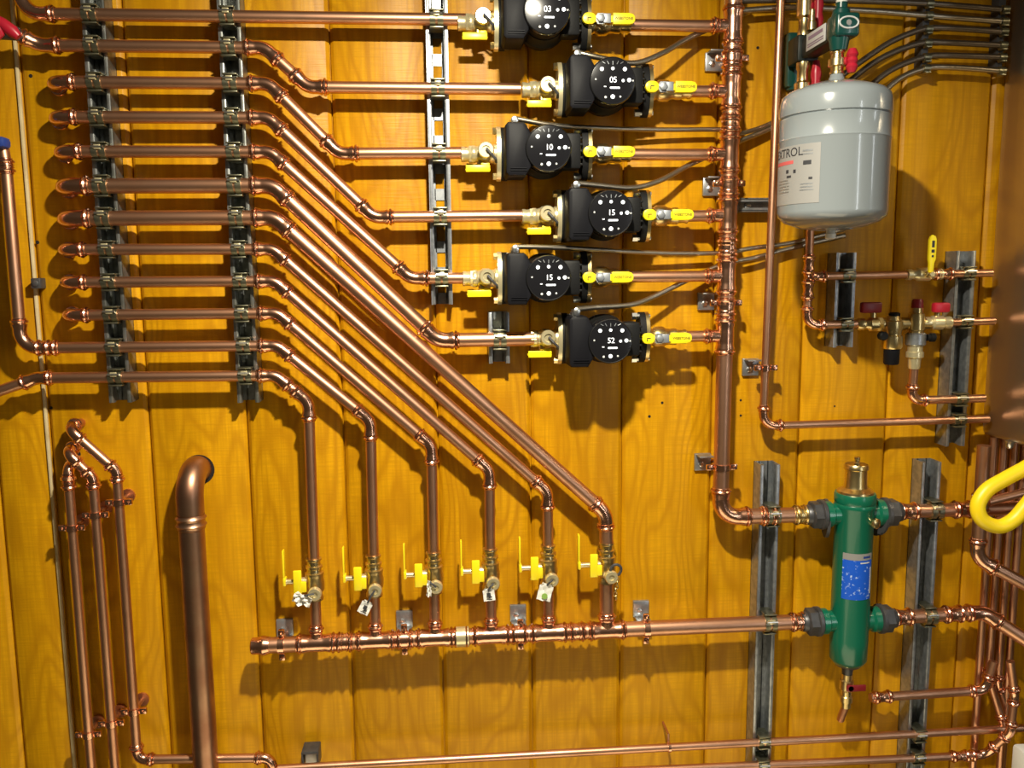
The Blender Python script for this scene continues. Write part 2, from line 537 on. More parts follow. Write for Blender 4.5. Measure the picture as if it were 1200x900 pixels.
# small horizontal strut bracket behind the thin riser
_a = P(866, 240, .03); _b = P(908, 240, .03)
T = Thing('strut_bracket', 'small horizontal galvanised strut bracket left of the tank bottom behind thin riser', 'bracket', V((_a.x + _b.x) / 2, 0, _a.z))
w_ = (_b.x - _a.x)
cxm, czm = (_a.x + _b.x) / 2, _a.z
T.part(MB().box((cxm, -.015, czm + .012), (w_, .03, .003)).box((cxm, -.015, czm - .012), (w_, .03, .003)).box((cxm, -.0016, czm), (w_, .003, .024)).box((cxm, -.029, czm + .009), (w_, .002, .006)).box((cxm, -.029, czm - .009), (w_, .002, .006)), 'channel', STEEL)
T.part(MB().hexa(V(cxm - .01, .003, czm), (0, -1, 0), [(0, .006), (.006, .006), (.007, .004)]), 'bolt', BOLT)


# ------------------------------------------------------------------ strut clamps (pipe runs along X): one template per pipe size
def clamp_template(r, key):
    T = Thing('pipe_clamp', '', 'clamp', (0, 0, 0), 'strut clamps')
    mb = MB()
    for s_ in (-1, 1):   # two half straps, each a curved band with a foot in the channel and an ear on the front
        c = Vector((s_ * .0072, 0, 0))
        mb.lathe(c + Vector((-.0052, 0, 0)), (1, 0, 0), [(0, r + .0003), (0, r + .0022), (.0104, r + .0022), (.0104, r + .0003)], 22)
    mb.box((0, .002, r + .0045), (.026, .022, .003), .0008)
    mb.box((0, .002, -r - .0045), (.026, .022, .003), .0008)
    mb.box((0, r * .55 + .012, r + .0035), (.024, .03, .0024)); mb.box((0, r * .55 + .012, -r - .0035), (.024, .03, .0024))
    T.part(mb, 'strap', ZINC_DARK)
    b = MB().hexa((0, -r - .001, r * .0 + .0), (0, -1, 0), [(0, .0052), (.0032, .0052), (.0036, .004)])
    b2 = MB().box((0, -r - .0025, r * .62), (.012, .004, .009), .001)
    b.bm.free()
    T.part(b2, 'ear', BRASS_PALE)
    T.part(MB().sweep([(-.011, -r - .0035, r * .62), (.011, -r - .0035, r * .62)], .0022, 8), 'screw', BOLT)
    T.o['_r'] = r
    return T


TEMPL = {}
ORD = ['topmost', 'second', 'third', 'fourth', 'fifth', 'sixth', 'seventh', 'eighth', 'ninth', 'tenth', 'eleventh', 'twelfth and lowest']


def clamp(r, loc, label, rot=None, group='strut clamps'):
    k = round(r, 4)
    if k not in TEMPL:
        T = clamp_template(r, k); TEMPL[k] = T.o
        del T.o['_r']
        o = T.o; o.location = loc; o['label'] = label; o['group'] = group
        if rot is not None: o.rotation_euler = rot
        return o
    return dup(TEMPL[k], loc, label, group, rot if rot is not None else (0, 0, 0))


# ------------------------------------------------------------------ twelve copper lines
R1, R2, R3 = .0111, .0140, .0106
# left end pixel, y at the left, y at x=290
rows = [(26, 16, 18.5), (48, 53, 55.5), (56, 96, 97.5), (58, 137, 138), (64, 177.5, 178), (66, 218, 217), (68, 256, 255), (69, 292.5, 292), (71, 331, 329.5),
        (74, 369.5, 367), (36, 409, 405), (42, 443, 440.5)]
rad = [R1, R1, R1, R1, R1, R2, R2, R3, R3, R3, R3, R3]
corner1 = [None, (310, 56), (315, 98), (315, 138), (317, 178), (320, 217.5), (322, 255), (320, 292), (322, 329.5), (325, 367), (325, 405), (323, 440)]
corner2 = [None, (361, 102), (397, 180), (438, 254.5), (481, 326), (513, 399), (709.5, 601), (641.5, 576), (573.5, 551), (505.5, 522), (434, 493), (361.5, 471)]
pump_end = [(548, 23), (610, 104.5), (552, 179), (634, 252.5), (556, 326), (630, 397)]
valve_px = [(712, 660), (643, 664), (574, 668), (508, 672), (436.5, 676), (367, 680)]     # rows 7..12
WHERE = ['going straight to the topmost pump', 'dropping one short bend to the second pump', 'sloping down to the third pump', 'sloping down to the fourth pump',
         'sloping down to the fifth pump', 'sloping long and thick to the lowest pump', 'sloping thick to the valve nearest the large riser',
         'sloping to the fifth valve from the left', 'sloping to the fourth valve from the left', 'sloping to the third valve from the left',
         'sloping to the second valve from the left', 'dropping at once to the leftmost valve']
HDR_D = .060
for i in range(12):
    lx, ly, y2 = rows[i]
    r = rad[i]
    d = .041 + r + .0015
    pts = []
    a = P(lx, ly, d)
    if i == 0:
        pts += [a + Vector((0, 0, .35)), a]
    elif i == 1:
        pts += [P(-160, -42, d + .12), a]
    elif i in (10, 11):
        pts += [a]
    else:
        pts += [V(a.x, -.004, a.z), a]
    if i == 0:
        pts += [P(*pump_end[0], d)]
    else:
        c1 = P(*corner1[i], d); c2 = P(*corner2[i], d)
        if i in (10, 11): pts = []
        if i == 10:
            pts = [P(3, 172, d), P(7, 195, d), P(25, 408, d), c1, c2]
        elif i == 11:
            pts = [P(-200, 527, d + .045), P(43, 443, d), c1, c2]
        else:
            pts += [c1, c2]
        if i < 6: pts.append(P(*pump_end[i], d))
        else:
            vx, vy = valve_px[i - 6]
            top = P(vx, vy - 25, d); pts.append(V((pts[-1].x + top.x) / 2, d, top.z))
    cpl = []
    if i == 10: cpl = [(2, .10)]
    run('%s copper line from the top, %s' % (ORD[i].split(' ')[0], WHERE[i]), pts, r, R=r * 3.0, s=.025, couplings=cpl, group='twelve zone lines')

for i in range(12):
    lx, ly, y2 = rows[i]; r = rad[i]; d = .041 + r + .0015
    f1 = 124 + 0 * i
    za = P(*(rows[i][0], rows[i][1]), d); zb = P(*(corner1[i] or (pump_end[0])), d)
    if i == 10: za = P(25, 408, d)
    for sxx, nm in ((SX1, 'far left strut'), (SX2, 'second strut, beside the bends')):
        f = (sxx - za.x) / (zb.x - za.x)
        clamp(r, V(sxx, d, za.z + (zb.z - za.z) * f), '%s pipe clamp on the %s' % (ORD[i], nm), group='clamps on the two long struts')
for k, i in enumerate(range(5)):
    r = rad[i]; d = .041 + r + .0015
    q = P(*pump_end[i], d); c = P(*(corner2[i] or rows[0][:2]), d)
    f = (SX3 - c.x) / (q.x - c.x)
    clamp(r, V(SX3, d, c.z + (q.z - c.z) * f), '%s pipe clamp on the slotted strut left of the pumps' % ['topmost', 'second', 'middle', 'fourth', 'lowest'][i], group='clamps on the slotted strut')
q = P(585, 398, .041 + R2 + .0015)
clamp(R2, V(SX4, .041 + R2 + .0015, q.z), 'pipe clamp on the short strut stub beside the lowest pump')


# ------------------------------------------------------------------ pumps
FL = .0825      # half the length between the flanges


def pump_template():
    T = Thing('circulator_pump', '', 'pump', (0, 0, 0), 'black circulator pumps')
    # origin: pump axis on the wall line, x=0 under the control dial
    x0 = -.076; x1 = .078
    vol = MB().lathe(V(0, .012, 0), (0, -1, 0), [(0, .022), (.006, .038), (.03, .046), (.055, .048), (.062, .043), (.085, .041)], 32)
    vol.sweep([V(x0 + .004, D, 0), V(-.03, D, 0)], [.022, .026], 20); vol.sweep([V(.02, D, 0), V(x1 - .004, D, 0)], [.026, .023], 20)
    # oval two-bolt flanges of cast iron
    for s_, x in ((-1, x0), (1, x1)):
        for th in (0,):
            out = []
            for k in range(28):
                a = 2 * PI * k / 28
                out.append((.028 * math.cos(a) + 0, .050 * math.sin(a)))
            a_ = [vol.bm.verts.new((x - .006, -D + yy, zz)) for yy, zz in out]; b_ = [vol.bm.verts.new((x + .006, -D + yy, zz)) for yy, zz in out]
            vol.bm.faces.new(a_); vol.bm.faces.new(list(reversed(b_)))
            for k in range(28): vol.bm.faces.new((a_[k], b_[k], b_[(k + 1) % 28], a_[(k + 1) % 28]))
    body = T.part(vol, 'volute', BLACK_CAST)
    for s_, x in ((-1, x0), (1, x1)):
        for z in (-.042, .042):
            mb = MB().hexa(V(x + (-.020 if s_ > 0 else .004), D + .006, z), (1, 0, 0), [(0, .0075), (.010, .0075), (.011, .005), (.018, .005)])
            mb.sweep([V(x - .016, D + .006, z), V(x + .016, D + .006, z)], .0048, 10)
            T.part(mb, 'flange_bolt', BOLT)
    # motor can behind the dial
    T.part(MB().lathe(V(0, .09, 0), (0, -1, 0), [(0, .039), (.030, .041), (.044, .043), (.048, .0425)], 40), 'motor', BLACK)
    # ribbed right-hand shoulder between dial and flange
    sh = MB().box(V(.048, .085, 0), (.036, .04, .066), .006)
    for k in range(5): sh.box(V(.066, .085, -.024 + k * .012), (.006, .036, .004), .001)
    T.part(sh, 'shoulder', BLACK_CAST)
    # control box with its lower right corner cut away
    w0, w1, zt, zb = -.078, -.031, .047, -.049
    outl = [(w0, zb + .006), (w0 + .005, zb), (w1 - .010, zb), (w1, zb + .016), (w1, zt - .020), (w1 - .010, zt - .003), (w1 - .014, zt), (w0 + .005, zt), (w0, zt - .006)]
    cb = MB().prism(outl, .062, .138, .006)
    box = T.part(cb, 'control_box', BLACK)
    T.part(MB().box(V((w0 + w1) / 2, .139, zb + .014), (.03, .002, .0012)).box(V((w0 + w1) / 2, .139, zb + .010), (.03, .002, .0012)), 'cover_rib', BLACK, box)
    # dial
    dial = T.part(MB().lathe(V(0, .130, 0), (0, -1, 0), [(0, .0425), (.008, .0425), (.011, .041), (.0115, .039), (.0115, 0)], 48), 'dial', BLACK_GLOSS)
    ring = MB()
    for k in range(48):
        a, b = 2 * PI * k / 48, 2 * PI * (k + 1) / 48
        ring.sweep([V(.0405 * math.cos(a), .1412, .0405 * math.sin(a)), V(.0405 * math.cos(b), .1412, .0405 * math.sin(b))], .0009, 6, False)
    T.part(ring, 'bezel', BLACK_CAST, dial)
    for (x, z, rr_) in ((-.020, .020, .0036), (0, .021, .0030), (.022, .020, .0036), (.030, .001, .0036), (.019, 0.0, .0027), (0, -.028, .0038), (-.013, -.029, .0022), (.014, -.028, .0018), (-.031, .002, .0016), (.037, .0, .0016)):
        T.part(MB().lathe(V(x, .1414, z), (0, -1, 0), [(0, rr_), (.0008, rr_), (.0011, rr_ * .7)], 14), 'indicator', LED if rr_ > .0024 else WHITE, dial)
    # fan-shaped mark at the top of the dial
    fan = MB()
    for a in (-40, -20, 0, 20, 40):
        q = math.radians(a); fan.sweep([V(.024 * math.sin(q) * .9, .1417, .0275 + .002 * abs(a) / 40), V(.030 * math.sin(q), .1417, .028 + .006 * math.cos(q))], .0007, 5)
    T.part(fan, 'mark', STEEL_MATT, dial)
    T.part(MB().box(V(.004, .1418, -.0125), (.018, .0008, .0032), .0008).box(V(-.014, .1418, -.0105), (.004, .0008, .0016)), 'print_line', LED, dial)
    # cable gland on top of the box
    T.part(MB().lathe(V((w0 + w1) / 2 - .004, .085, zt - .002), (0, 0, 1), [(0, .010), (.008, .010), (.0085, .0075), (.013, .0075)], 8).lathe(V((w0 + w1) / 2 - .004, .100, zt + .008), (0, -1, 0), [(0, .007), (.008, .007), (.009, .005)], 10), 'cable_gland', BOLT)
    return T


# dial pixels of the six pumps; second / fourth / sixth stand further right
dials = [(641, 17), (718, 96.5), (643, 175.5), (716, 251), (643, 325.5), (715.5, 398.5)]
digits = ['03', '05', '10', '15', '15', '52']
PUMP_LABEL = ['topmost black circulator pump, cut by the top of the frame',
              'black circulator pump showing 05, second from the top, set to the right',
              'black circulator pump showing 10, third from the top',
              'black circulator pump showing 15, fourth from the top, set to the right',
              'black circulator pump showing 15, fifth from the top, set to the left',
              'lowest black circulator pump, showing 52']


def inlet_valve_template():
    """flanged brass ball valve on the left of a pump; origin at the pump flange face on the pipe axis"""
    T = Thing('inlet_valve', '', 'valve', (0, 0, 0), 'brass valves left of the pumps')
    b = MB()
    for o_ in (0,):
        out = [(.028 * math.cos(2 * PI * k / 28), .051 * math.sin(2 * PI * k / 28)) for k in range(28)]
        a_ = [b.bm.verts.new((-.008, yy, zz)) for yy, zz in out]; b_ = [b.bm.verts.new((0, yy, zz)) for yy, zz in out]
        b.bm.faces.new(a_); b.bm.faces.new(list(reversed(b_)))
        for k in range(28): b.bm.faces.new((a_[k], b_[k], b_[(k + 1) % 28], a_[(k + 1) % 28]))
    prof = [(.002, .020), (-.012, .019), (-.014, .017), (-.020, .0165), (-.024, .0195), (-.036, .0195), (-.040, .0165), (-.046, .015), (-.048, .0165), (-.054, .0165), (-.057, .0145), (-.066, .0135), (-.070, .0145), (-.074, .0145), (-.075, .0125)]
    b.sweep([(x, 0, 0) for x, _ in prof], [q for _, q in prof], 20)
    b.hexa((-.060, 0, 0), (1, 0, 0), [(0, .017), (.010, .017)])
    body = T.part(b, 'body', BRASS_PALE)
    # purge port facing forward with its round cap
    T.part(MB().lathe((-.029, -.014, .004), (0, -1, 0), [(0, .012), (.012, .012), (.0125, .015), (.020, .015), (.022, .0135), (.022, .008), (.019, .0075), (.019, .0)], 24), 'port_cap', BRASS_PALE)
    T.part(MB().sweep([(-.028, -.036, .006), (-.020, -.041, -.004), (-.011, -.036, -.013), (-.010, -.026, -.018)], .0026, 8), 'cap_strap', CHARCOAL)
    # yellow lever hanging underneath, and its stem
    T.part(MB().lathe((-.038, -.006, -.012), (0, 0, -1), [(0, .007), (.008, .007), (.010, .005), (.018, .005)], 12), 'stem', BRASS)
    T.part(MB().box((-.044, -.012, -.030), (.048, .016, .0035), .0015).box((-.044, -.021, -.0285), (.046, .003, .013), .0014).box((-.030, -.019, -.022), (.016, .003, .008), .001), 'lever', YELLOW)
    for z in (-.042, .042):
        T.part(MB().hexa((-.015, -.006, z), (1, 0, 0), [(0, .007), (.007, .007), (.008, .005)]), 'flange_nut', BRASS)
    return T


def outlet_valve_template():
    """flanged ball valve on the right of a pump with a long yellow handle across its front; origin at the flange face"""
    T = Thing('outlet_valve', '', 'valve', (0, 0, 0), 'yellow handled valves right of the pumps')
    b = MB()
    out = [(.027 * math.cos(2 * PI * k / 28), .050 * math.sin(2 * PI * k / 28)) for k in range(28)]
    a_ = [b.bm.verts.new((0, yy, zz)) for yy, zz in out]; b_ = [b.bm.verts.new((.007, yy, zz)) for yy, zz in out]
    b.bm.faces.new(a_); b.bm.faces.new(list(reversed(b_)))
    for k in range(28): b.bm.faces.new((a_[k], b_[k], b_[(k + 1) % 28], a_[(k + 1) % 28]))
    prof = [(0, .019), (.012, .0185), (.016, .0165), (.022, .0205), (.038, .0205), (.044, .0165), (.052, .0155), (.056, .0165), (.064, .0165), (.066, .014), (.078, .0132), (.080, .0145), (.084, .0145), (.085, .0125)]
    b.sweep([(x, 0, 0) for x, _ in prof], [q for _, q in prof], 20)
    T.part(b, 'body', BRASS)
    T.part(MB().lathe((.024, -.018, 0), (0, -1, 0), [(0, .009), (.008, .009), (.009, .0065), (.016, .0065)], 12), 'stem', BRASS)
    def oval(xa, xb, h):
        o_ = []
        for k in range(9):
            a = PI / 2 + PI * k / 8; o_.append((xa + h * .95 + h * math.cos(a) * .95, h * math.sin(a)))
        for k in range(9):
            a = -PI / 2 + PI * k / 8; o_.append((xb - h * .95 + h * math.cos(a) * .95, h * math.sin(a)))
        return o_
    h = MB().prism(oval(-.013, .013, .0105), .034, .042, .002)
    h.prism([(.011, -.006), (.049, -.006), (.049, .006), (.011, .006)], .036, .039)
    h.prism([(.044, -.0105), (.075, -.0105), (.082, -.0085), (.0855, -.004), (.0855, .004), (.082, .0085), (.075, .0105), (.044, .0105)], .034, .042, .002)
    hd = T.part(h, 'handle', YELLOW)
    T.part(MB().hexa((.021, -.036, 0), (0, -1, 0), [(0, .011), (.004, .011)]).hexa((.021, -.040, 0), (0, -1, 0), [(0, .0075), (.006, .0075), (.007, .005)]).box((.033, -.041, 0), (.014, .005, .017), .001), 'nut', STEEL_MATT)
    me = shift(text_mesh('WEBSTONE', .0066, .0003), (.064, -.0424, 0))
    T.part(me, 'lettering', OLIVE_INK, hd)
    T.part(MB().box((.000, -.0423, .001), (.007, .0006, .0016)).box((-.003, -.0423, -.002), (.0016, .0006, .006)), 'mark', OLIVE_INK, hd)
    return T


PT = pump_template(); IV = inlet_valve_template(); OV = outlet_valve_template()
PUMP_AT = []
NTH = ['topmost', 'second', 'third', 'fourth', 'fifth', 'lowest']
for i, (px, py) in enumerate(dials):
    q = P(px, py, .141); pz = P(px, pump_end[i][1], D).z
    loc = V(q.x, 0, q.z * .5 + pz * .5)
    PUMP_AT.append(loc)
    root = PT.o if i == 0 else dup(PT.o, loc)
    root.location = loc; root['label'] = PUMP_LABEL[i]
    li = V(loc.x - .082, D, loc.z); lo = V(loc.x + .084, D, loc.z)
    lab = 'brass flanged inlet valve with a yellow lever, left of the %s pump' % NTH[i]
    v = IV.o if i == 0 else dup(IV.o, li)
    v.location = li; v['label'] = lab
    lab = 'outlet valve with long yellow handle, right of the %s pump' % NTH[i]
    v = OV.o if i == 0 else dup(OV.o, lo)
    v.location = lo; v['label'] = lab
for i in range(6):      # the reading on each dial, and the dial's own mesh parent
    loc = PUMP_AT[i]
    root = [o for o in bpy.data.objects if o.name.startswith('circulator_pump') and o.parent is None and (o.location - loc).length < 1e-6][0]
    dl = [c for c in root.children if c.name.startswith('dial')][0]
    me = shift(text_mesh(digits[i], .0145, .0003, .95), (.001, -.1418, .001)); me.materials.append(LED)
    o = bpy.data.objects.new('reading', me); COL.objects.link(o); o.parent = dl


# ------------------------------------------------------------------ main riser with its six tees
def riser():
    d = .058; r = .0160
    top = P(861, -20, d); bot = P(844, 606, d); x = (top.x + bot.x) / 2
    ex = P(945, 606, .062)
    A = V(top.x, d, top.z + .3); B = V(bot.x, d, bot.z); C = V(ex.x, .060, B.z)
    T = Thing('copper_riser', 'thick copper riser right of the pumps with six side tees', 'pipe', A)
    mb, t = elbow_mb(A, B, C, r, r * 2.3, .026)
    T.part(mb, 'elbow', COPPER_FIT)
    T.part(MB().sweep([A, B + Vector((0, 0, t))], r, 22), 'pipe_section', COPPER)
    T.part(MB().sweep([B + Vector((t, 0, 0)), C], r, 22), 'pipe_section', COPPER)
    u = (B - A).normalized()
    for i in range(6):
        z = PUMP_AT[i].z
        c = A + u * ((A.z - z) / -u.z)
        T.part(tee_mb(c, Vector((0, 0, 1)), Vector((-1, 0, 0)), r, R1, .038, .036), 'tee', COPPER_FIT)
        s_ = V(c.x - r - .016, D, z)
        if i < 5:
            T.part(coupling_mb(c + Vector((0, 0, -.062)), Vector((0, 0, -1)), r, .02), 'coupling', COPPER_FIT)
    T.part(coupling_mb(V((B.x + C.x) / 2 + .01, .060, B.z), Vector((1, 0, 0)), r, .018), 'coupling', COPPER_FIT)
    T.part(coupling_mb(V(C.x - .012, .060, B.z), Vector((1, 0, 0)), r, .016), 'coupling', BRASS)
    return A, B, u


RA, RB, RU = riser()
for i in range(6):
    z = PUMP_AT[i].z; c = RA + RU * ((RA.z - z) / -RU.z)
    a = V(PUMP_AT[i].x + .084 + .076, D, z); b = V(c.x - .024, D, z)
    run('copper stub joining the %s pump valve to the thick riser' % NTH[i], [a, b], R1, group='riser stubs')


# ------------------------------------------------------------------ wall brackets with copper rings
def wall_bracket(label, plate, c, r, vertical=True, dulled=False):
    """plate: pixel of the galvanised plate; c: the pipe's centre; the ring goes round the pipe"""
    q = P(*plate, .004); T = Thing('pipe_bracket', label, 'bracket', V(q.x, 0, q.z), 'wall brackets')
    T.part(MB().box(V(q.x, .004, q.z), (.034, .008, .036), .0015).box(V(q.x, .02, q.z + (.016 if vertical else -.016)), (.030, .03, .003), .0008), 'plate', STEEL_MATT if dulled else STEEL)
    T.part(MB().hexa(V(q.x - .004, .008, q.z - .004), (0, -1, 0), [(0, .006), (.004, .006), (.005, .004)]), 'screw', BOLT)
    ax = Vector((0, 0, 1)) if vertical else Vector((1, 0, 0)); side = Vector((1, 0, 0)) if vertical else Vector((0, 0, 1))
    rg = MB().lathe(c - ax * .006, ax, [(0, r + .0004), (0, r + .003), (.012, r + .003), (.012, r + .0004)], 24)
    for s_ in (-1, 1):
        cc = c + side * s_ * (r + .009)
        rg.box(cc, (.014 if vertical else .012, .010, .012 if vertical else .014), .002)
        rg.sweep([cc + Vector((0, -.012, 0)), cc + Vector((0, .006, 0))], .0028, 8)
    rg.sweep([c + Vector((0, r, 0)), V(c.x, 0, c.z)], .005, 10)
    T.part(rg, 'ring', COPPER_FIT)


def on_riser(py):
    z = P(848, py, .058).z
    return RA + RU * ((RA.z - z) / -RU.z)


wall_bracket('uppermost galvanised bracket clasping the thick riser', (836, 73), on_riser(68), .016)
wall_bracket('second galvanised bracket down the thick riser', (833, 219), on_riser(215), .016)
wall_bracket('third galvanised bracket down the thick riser, by the lowest pump', (827, 353), on_riser(355), .016)
wall_bracket('lowest galvanised bracket on the thick riser, below all the pumps', (823, 541), on_riser(547), .016)

# ------------------------------------------------------------------ bottom header
HR = .0158
ha, hb = P(297, 757, HDR_D), P(950, 728, HDR_D)
ha = V(ha.x, HDR_D, ha.z); hb = V(hb.x, HDR_D, hb.z)
hu = (hb - ha).normalized()


def on_header(x):
    return ha + hu * ((x - ha.x) / hu.x)


T = Thing('copper_header', 'thick horizontal copper header under the six tagged valves', 'pipe', ha)
T.part(MB().sweep([ha, hb], HR, 22), 'pipe_section', COPPER)
T.part(MB().sweep([ha - hu * .004, ha - hu * .002, ha + hu * .012, ha + hu * .018, ha + hu * .022, ha + hu * .03, ha + hu * .032], [HR * .93, HR + .001, HR + .0014, HR + .004, HR + .004, HR + .0014, HR + .001], 20), 'end_cap', COPPER_FIT)
VX = []
for i, (vx, vy) in enumerate(valve_px):
    top = P(corner2[i + 6][0], corner2[i + 6][1], .054); bot = P(vx, vy, .054)
    x = (top.x + bot.x) / 2
    VX.append(x)
    T.part(tee_mb(on_header(x), hu, Vector((0, 0, 1)), HR, R3 if i else R2, .04, .03), 'tee', COPPER_FIT)
    if i < 5:
        T.part(coupling_mb(on_header(x - .062), hu, HR, .018), 'coupling', COPPER_FIT)
T.part(MB().sweep([on_header(P(541, 744, .06).x - .016), on_header(P(541, 744, .06).x - .014), on_header(P(541, 744, .06).x + .014), on_header(P(541, 744, .06).x + .016)], [HR + .001, HR + .0045, HR + .0045, HR + .001], 20), 'solder_joint', BRASS_PALE, label='pale silvery joint')
T.part(coupling_mb(hb - hu * .028, hu, HR, .018), 'coupling', COPPER_FIT)
T.part(coupling_mb(hb - hu * .006, hu, HR, .010), 'coupling', BRASS)
for k, (bx_, by_, lx_) in enumerate(((334, 735, 330), (474, 725, 474), (607, 718, 610), (751, 713, 757))):
    c = on_header(P(lx_, 750, HDR_D).x)
    wall_bracket('%s bracket above the bottom header' % ['leftmost', 'second from left galvanised', 'third from left galvanised', 'rightmost galvanised'][k], (bx_, by_), c, HR, False, k == 0)


# ------------------------------------------------------------------ six ball valves above the header
def ball_valve_template():
    T = Thing('ball_valve', '', 'valve', (0, 0, 0), 'brass valves above the header')
    prof = [(.046, .0125), (.0455, .0150), (.042, .0155), (.040, .0128), (.032, .0132), (.030, .0165), (.026, .0165), (.024, .0140), (.018, .0150), (.016, .0185), (.010, .0185), (.006, .0175), (-.006, .0195), (-.020, .0185), (-.026, .0145), (-.032, .0150), (-.034, .0165), (-.040, .0165), (-.041, .0125)]
    T.part(MB().sweep([(0, 0, z) for z, _ in prof], [q for _, q in prof], 22), 'body', BRASS)
    # purge port in front, with a round cap
    T.part(MB().lathe((.004, -.014, -.018), (0, -1, 0), [(0, .010), (.010, .010), (.011, .0135), (.019, .0135), (.021, .012), (.021, .006), (.018, .006), (.018, 0)], 20), 'port_cap', BRASS_PALE)
    T.part(MB().lathe((-.014, -.004, 0), (-1, 0, 0), [(0, .008), (.012, .008), (.013, .005), (.040, .005), (.040, .007), (.046, .007)], 12), 'stem', BRASS_PALE)
    T.part(MB().box((-.0585, -.003, .034), (.0032, .014, .062), .001).box((-.0575, -.003, .001), (.006, .018, .016), .002), 'lever', YELLOW)
    T.part(MB().box((-.030, -.020, .004), (.016, .007, .048), .002).box((-.022, -.020, -.006), (.018, .006, .022), .002), 'purge_lever', YELLOW)
    return T


BV = ball_valve_template()
NL = ['rightmost', 'fifth', 'fourth', 'third', 'second', 'leftmost']
HANG = ['with a dark chain', 'a green-printed white tag', 'a small printed white tag', 'a curled tag against its side', 'a tilted printed tag', 'a crumpled white tag']
for i, (vx, vy) in enumerate(valve_px):
    z = P(vx, vy, .054).z
    loc = V(VX[i], .041 + (R2 if i == 0 else R3) + .0015, z)
    v = BV.o if i == 0 else dup(BV.o, loc)
    v.location = loc
    v['label'] = '%s yellow levered brass valve above the header, %s' % (NL[i] if i in (0, 5) else NL[i] + ' from left', HANG[i])
    h = on_header(VX[i])
    run('short copper riser from the header to the %s ball valve' % (NL[i] if i in (0, 5) else NL[i] + ' from left'),
        [V(VX[i], (loc.y * -1 + HDR_D) / 2, h.z + HR + .010), V(VX[i], -loc.y, z - .036)], R2 if i == 0 else R3, group='header branches')


def tag_thing(label, px, py, w, h, ang, crumple=0.0, mark=None, printed='dark'):
    c = P(px, py, .092); T = Thing('paper_tag', label, 'tag', c, 'tags on the valves')
    mb = MB(); n = 7; t = .0006
    grid = {}
    for s_ in (0, 1):
        for i in range(n + 1):
            for j in range(n + 1):
                x = (i / n - .5) * w; z = (j / n - .5) * h
                if j == n and i in (0, n): x *= .5
                y = crumple * (math.sin(i * 1.7 + j * .9) * .004 + math.cos(j * 2.1 - i) * .003) + .002 * math.sin(PI * j / n)
                v = Matrix.Rotation(math.radians(ang), 3, 'Y') @ Vector((x, y + s_ * t, z))
                grid[s_, i, j] = mb.bm.verts.new(c + v)
    for i in range(n):
        for j in range(n):
            mb.bm.faces.new((grid[0, i, j], grid[0, i + 1, j], grid[0, i + 1, j + 1], grid[0, i, j + 1]))
            mb.bm.faces.new((grid[1, i, j], grid[1, i, j + 1], grid[1, i + 1, j + 1], grid[1, i + 1, j]))
    for k in range(n):
        for (a, b) in (((k, 0), (k + 1, 0)), ((k, n), (k + 1, n)), ((0, k), (0, k + 1)), ((n, k), (n, k + 1))):
            mb.bm.faces.new((grid[0, a[0], a[1]], grid[0, b[0], b[1]], grid[1, b[0], b[1]], grid[1, a[0], a[1]]))
    T.part(mb, 'card', PAPER)
    rot = Matrix.Rotation(math.radians(ang), 3, 'Y')
    if mark:
        mk = MB()
        if mark == 'frame':
            for (x, z, ww, hh) in ((-.02, .05, .34, .30), (.10, -.16, .30, .10), (0, -.32, .5, .05)):
                mk.box(c + rot @ Vector((x * w, -.0035, z * h)), (ww * w, .0006, hh * h), 0, rot)
        else:
            mk.lathe(c + rot @ Vector((0, -.003, -.2 * h)), (0, -1, 0), [(0, w * .22), (.0006, w * .22)], 10)
        T.part(mk, 'print', INK if printed == 'dark' else MATS.get('green_print') or mat('green_print', (.25, .42, .08), .6))
    top = c + rot @ Vector((0, 0, h / 2 - .003))
    vx = min(valve_px, key=lambda q: abs(q[0] - px - 6)); k = valve_px.index(vx)
    port = V(VX[k] + .004, .080, P(vx[0], vx[1], .054).z - .018)
    mid = (top + port) / 2 + Vector((0, -.010, .004))
    T.part(MB().sweep([top, mid, port + Vector((0, -.012, .004))], .0021, 8), 'strap', CHARCOAL)


tag_thing('crumpled white tag hanging from the leftmost brass valve', 354, 703, .036, .022, 20, 1.6)
tag_thing('white tag with dark print, tilted, on the second brass valve', 428, 712, .022, .028, 28, .3, 'frame')
tag_thing('thin curled tag against the side of the third brass valve', 503, 690, .010, .032, 4, .8)
tag_thing('small upright white tag with dark print on the fourth brass valve', 573, 697, .023, .026, -6, .2, 'frame')
tag_thing('large pointed white tag with green print on the fifth brass valve', 639, 694, .028, .036, 14, .4, 'dot', 'green')
pc = P(724, 668, .085)
T = Thing('strap_chain', 'dark looped strap and chain beside the rightmost brass valve', 'strap', pc)
T.part(MB().sweep([pc + Vector((.020 * math.cos(a) * .55 - .004, -.004 * math.sin(a), .013 * math.sin(a))) for a in [2 * PI * k / 14 for k in range(15)]], .0028, 8), 'loop', CHARCOAL)
ch = MB()
for k in range(7):
    ch.sweep([pc + Vector((-.003 + .002 * math.sin(k) , -.002, -.012 - k * .0075)) + Vector((.0035 * math.cos(a) * (1 if k % 2 else .3), .0035 * math.cos(a) * (.3 if k % 2 else 1), .005 * math.sin(a))) for a in [2 * PI * q / 10 for q in range(11)]], .0011, 6, False)
T.part(ch, 'chain', BRASS)

# ------------------------------------------------------------------ flexible conduits of the pumps
def gland(i):
    return PUMP_AT[i] + V(-.0585, .098, .059)


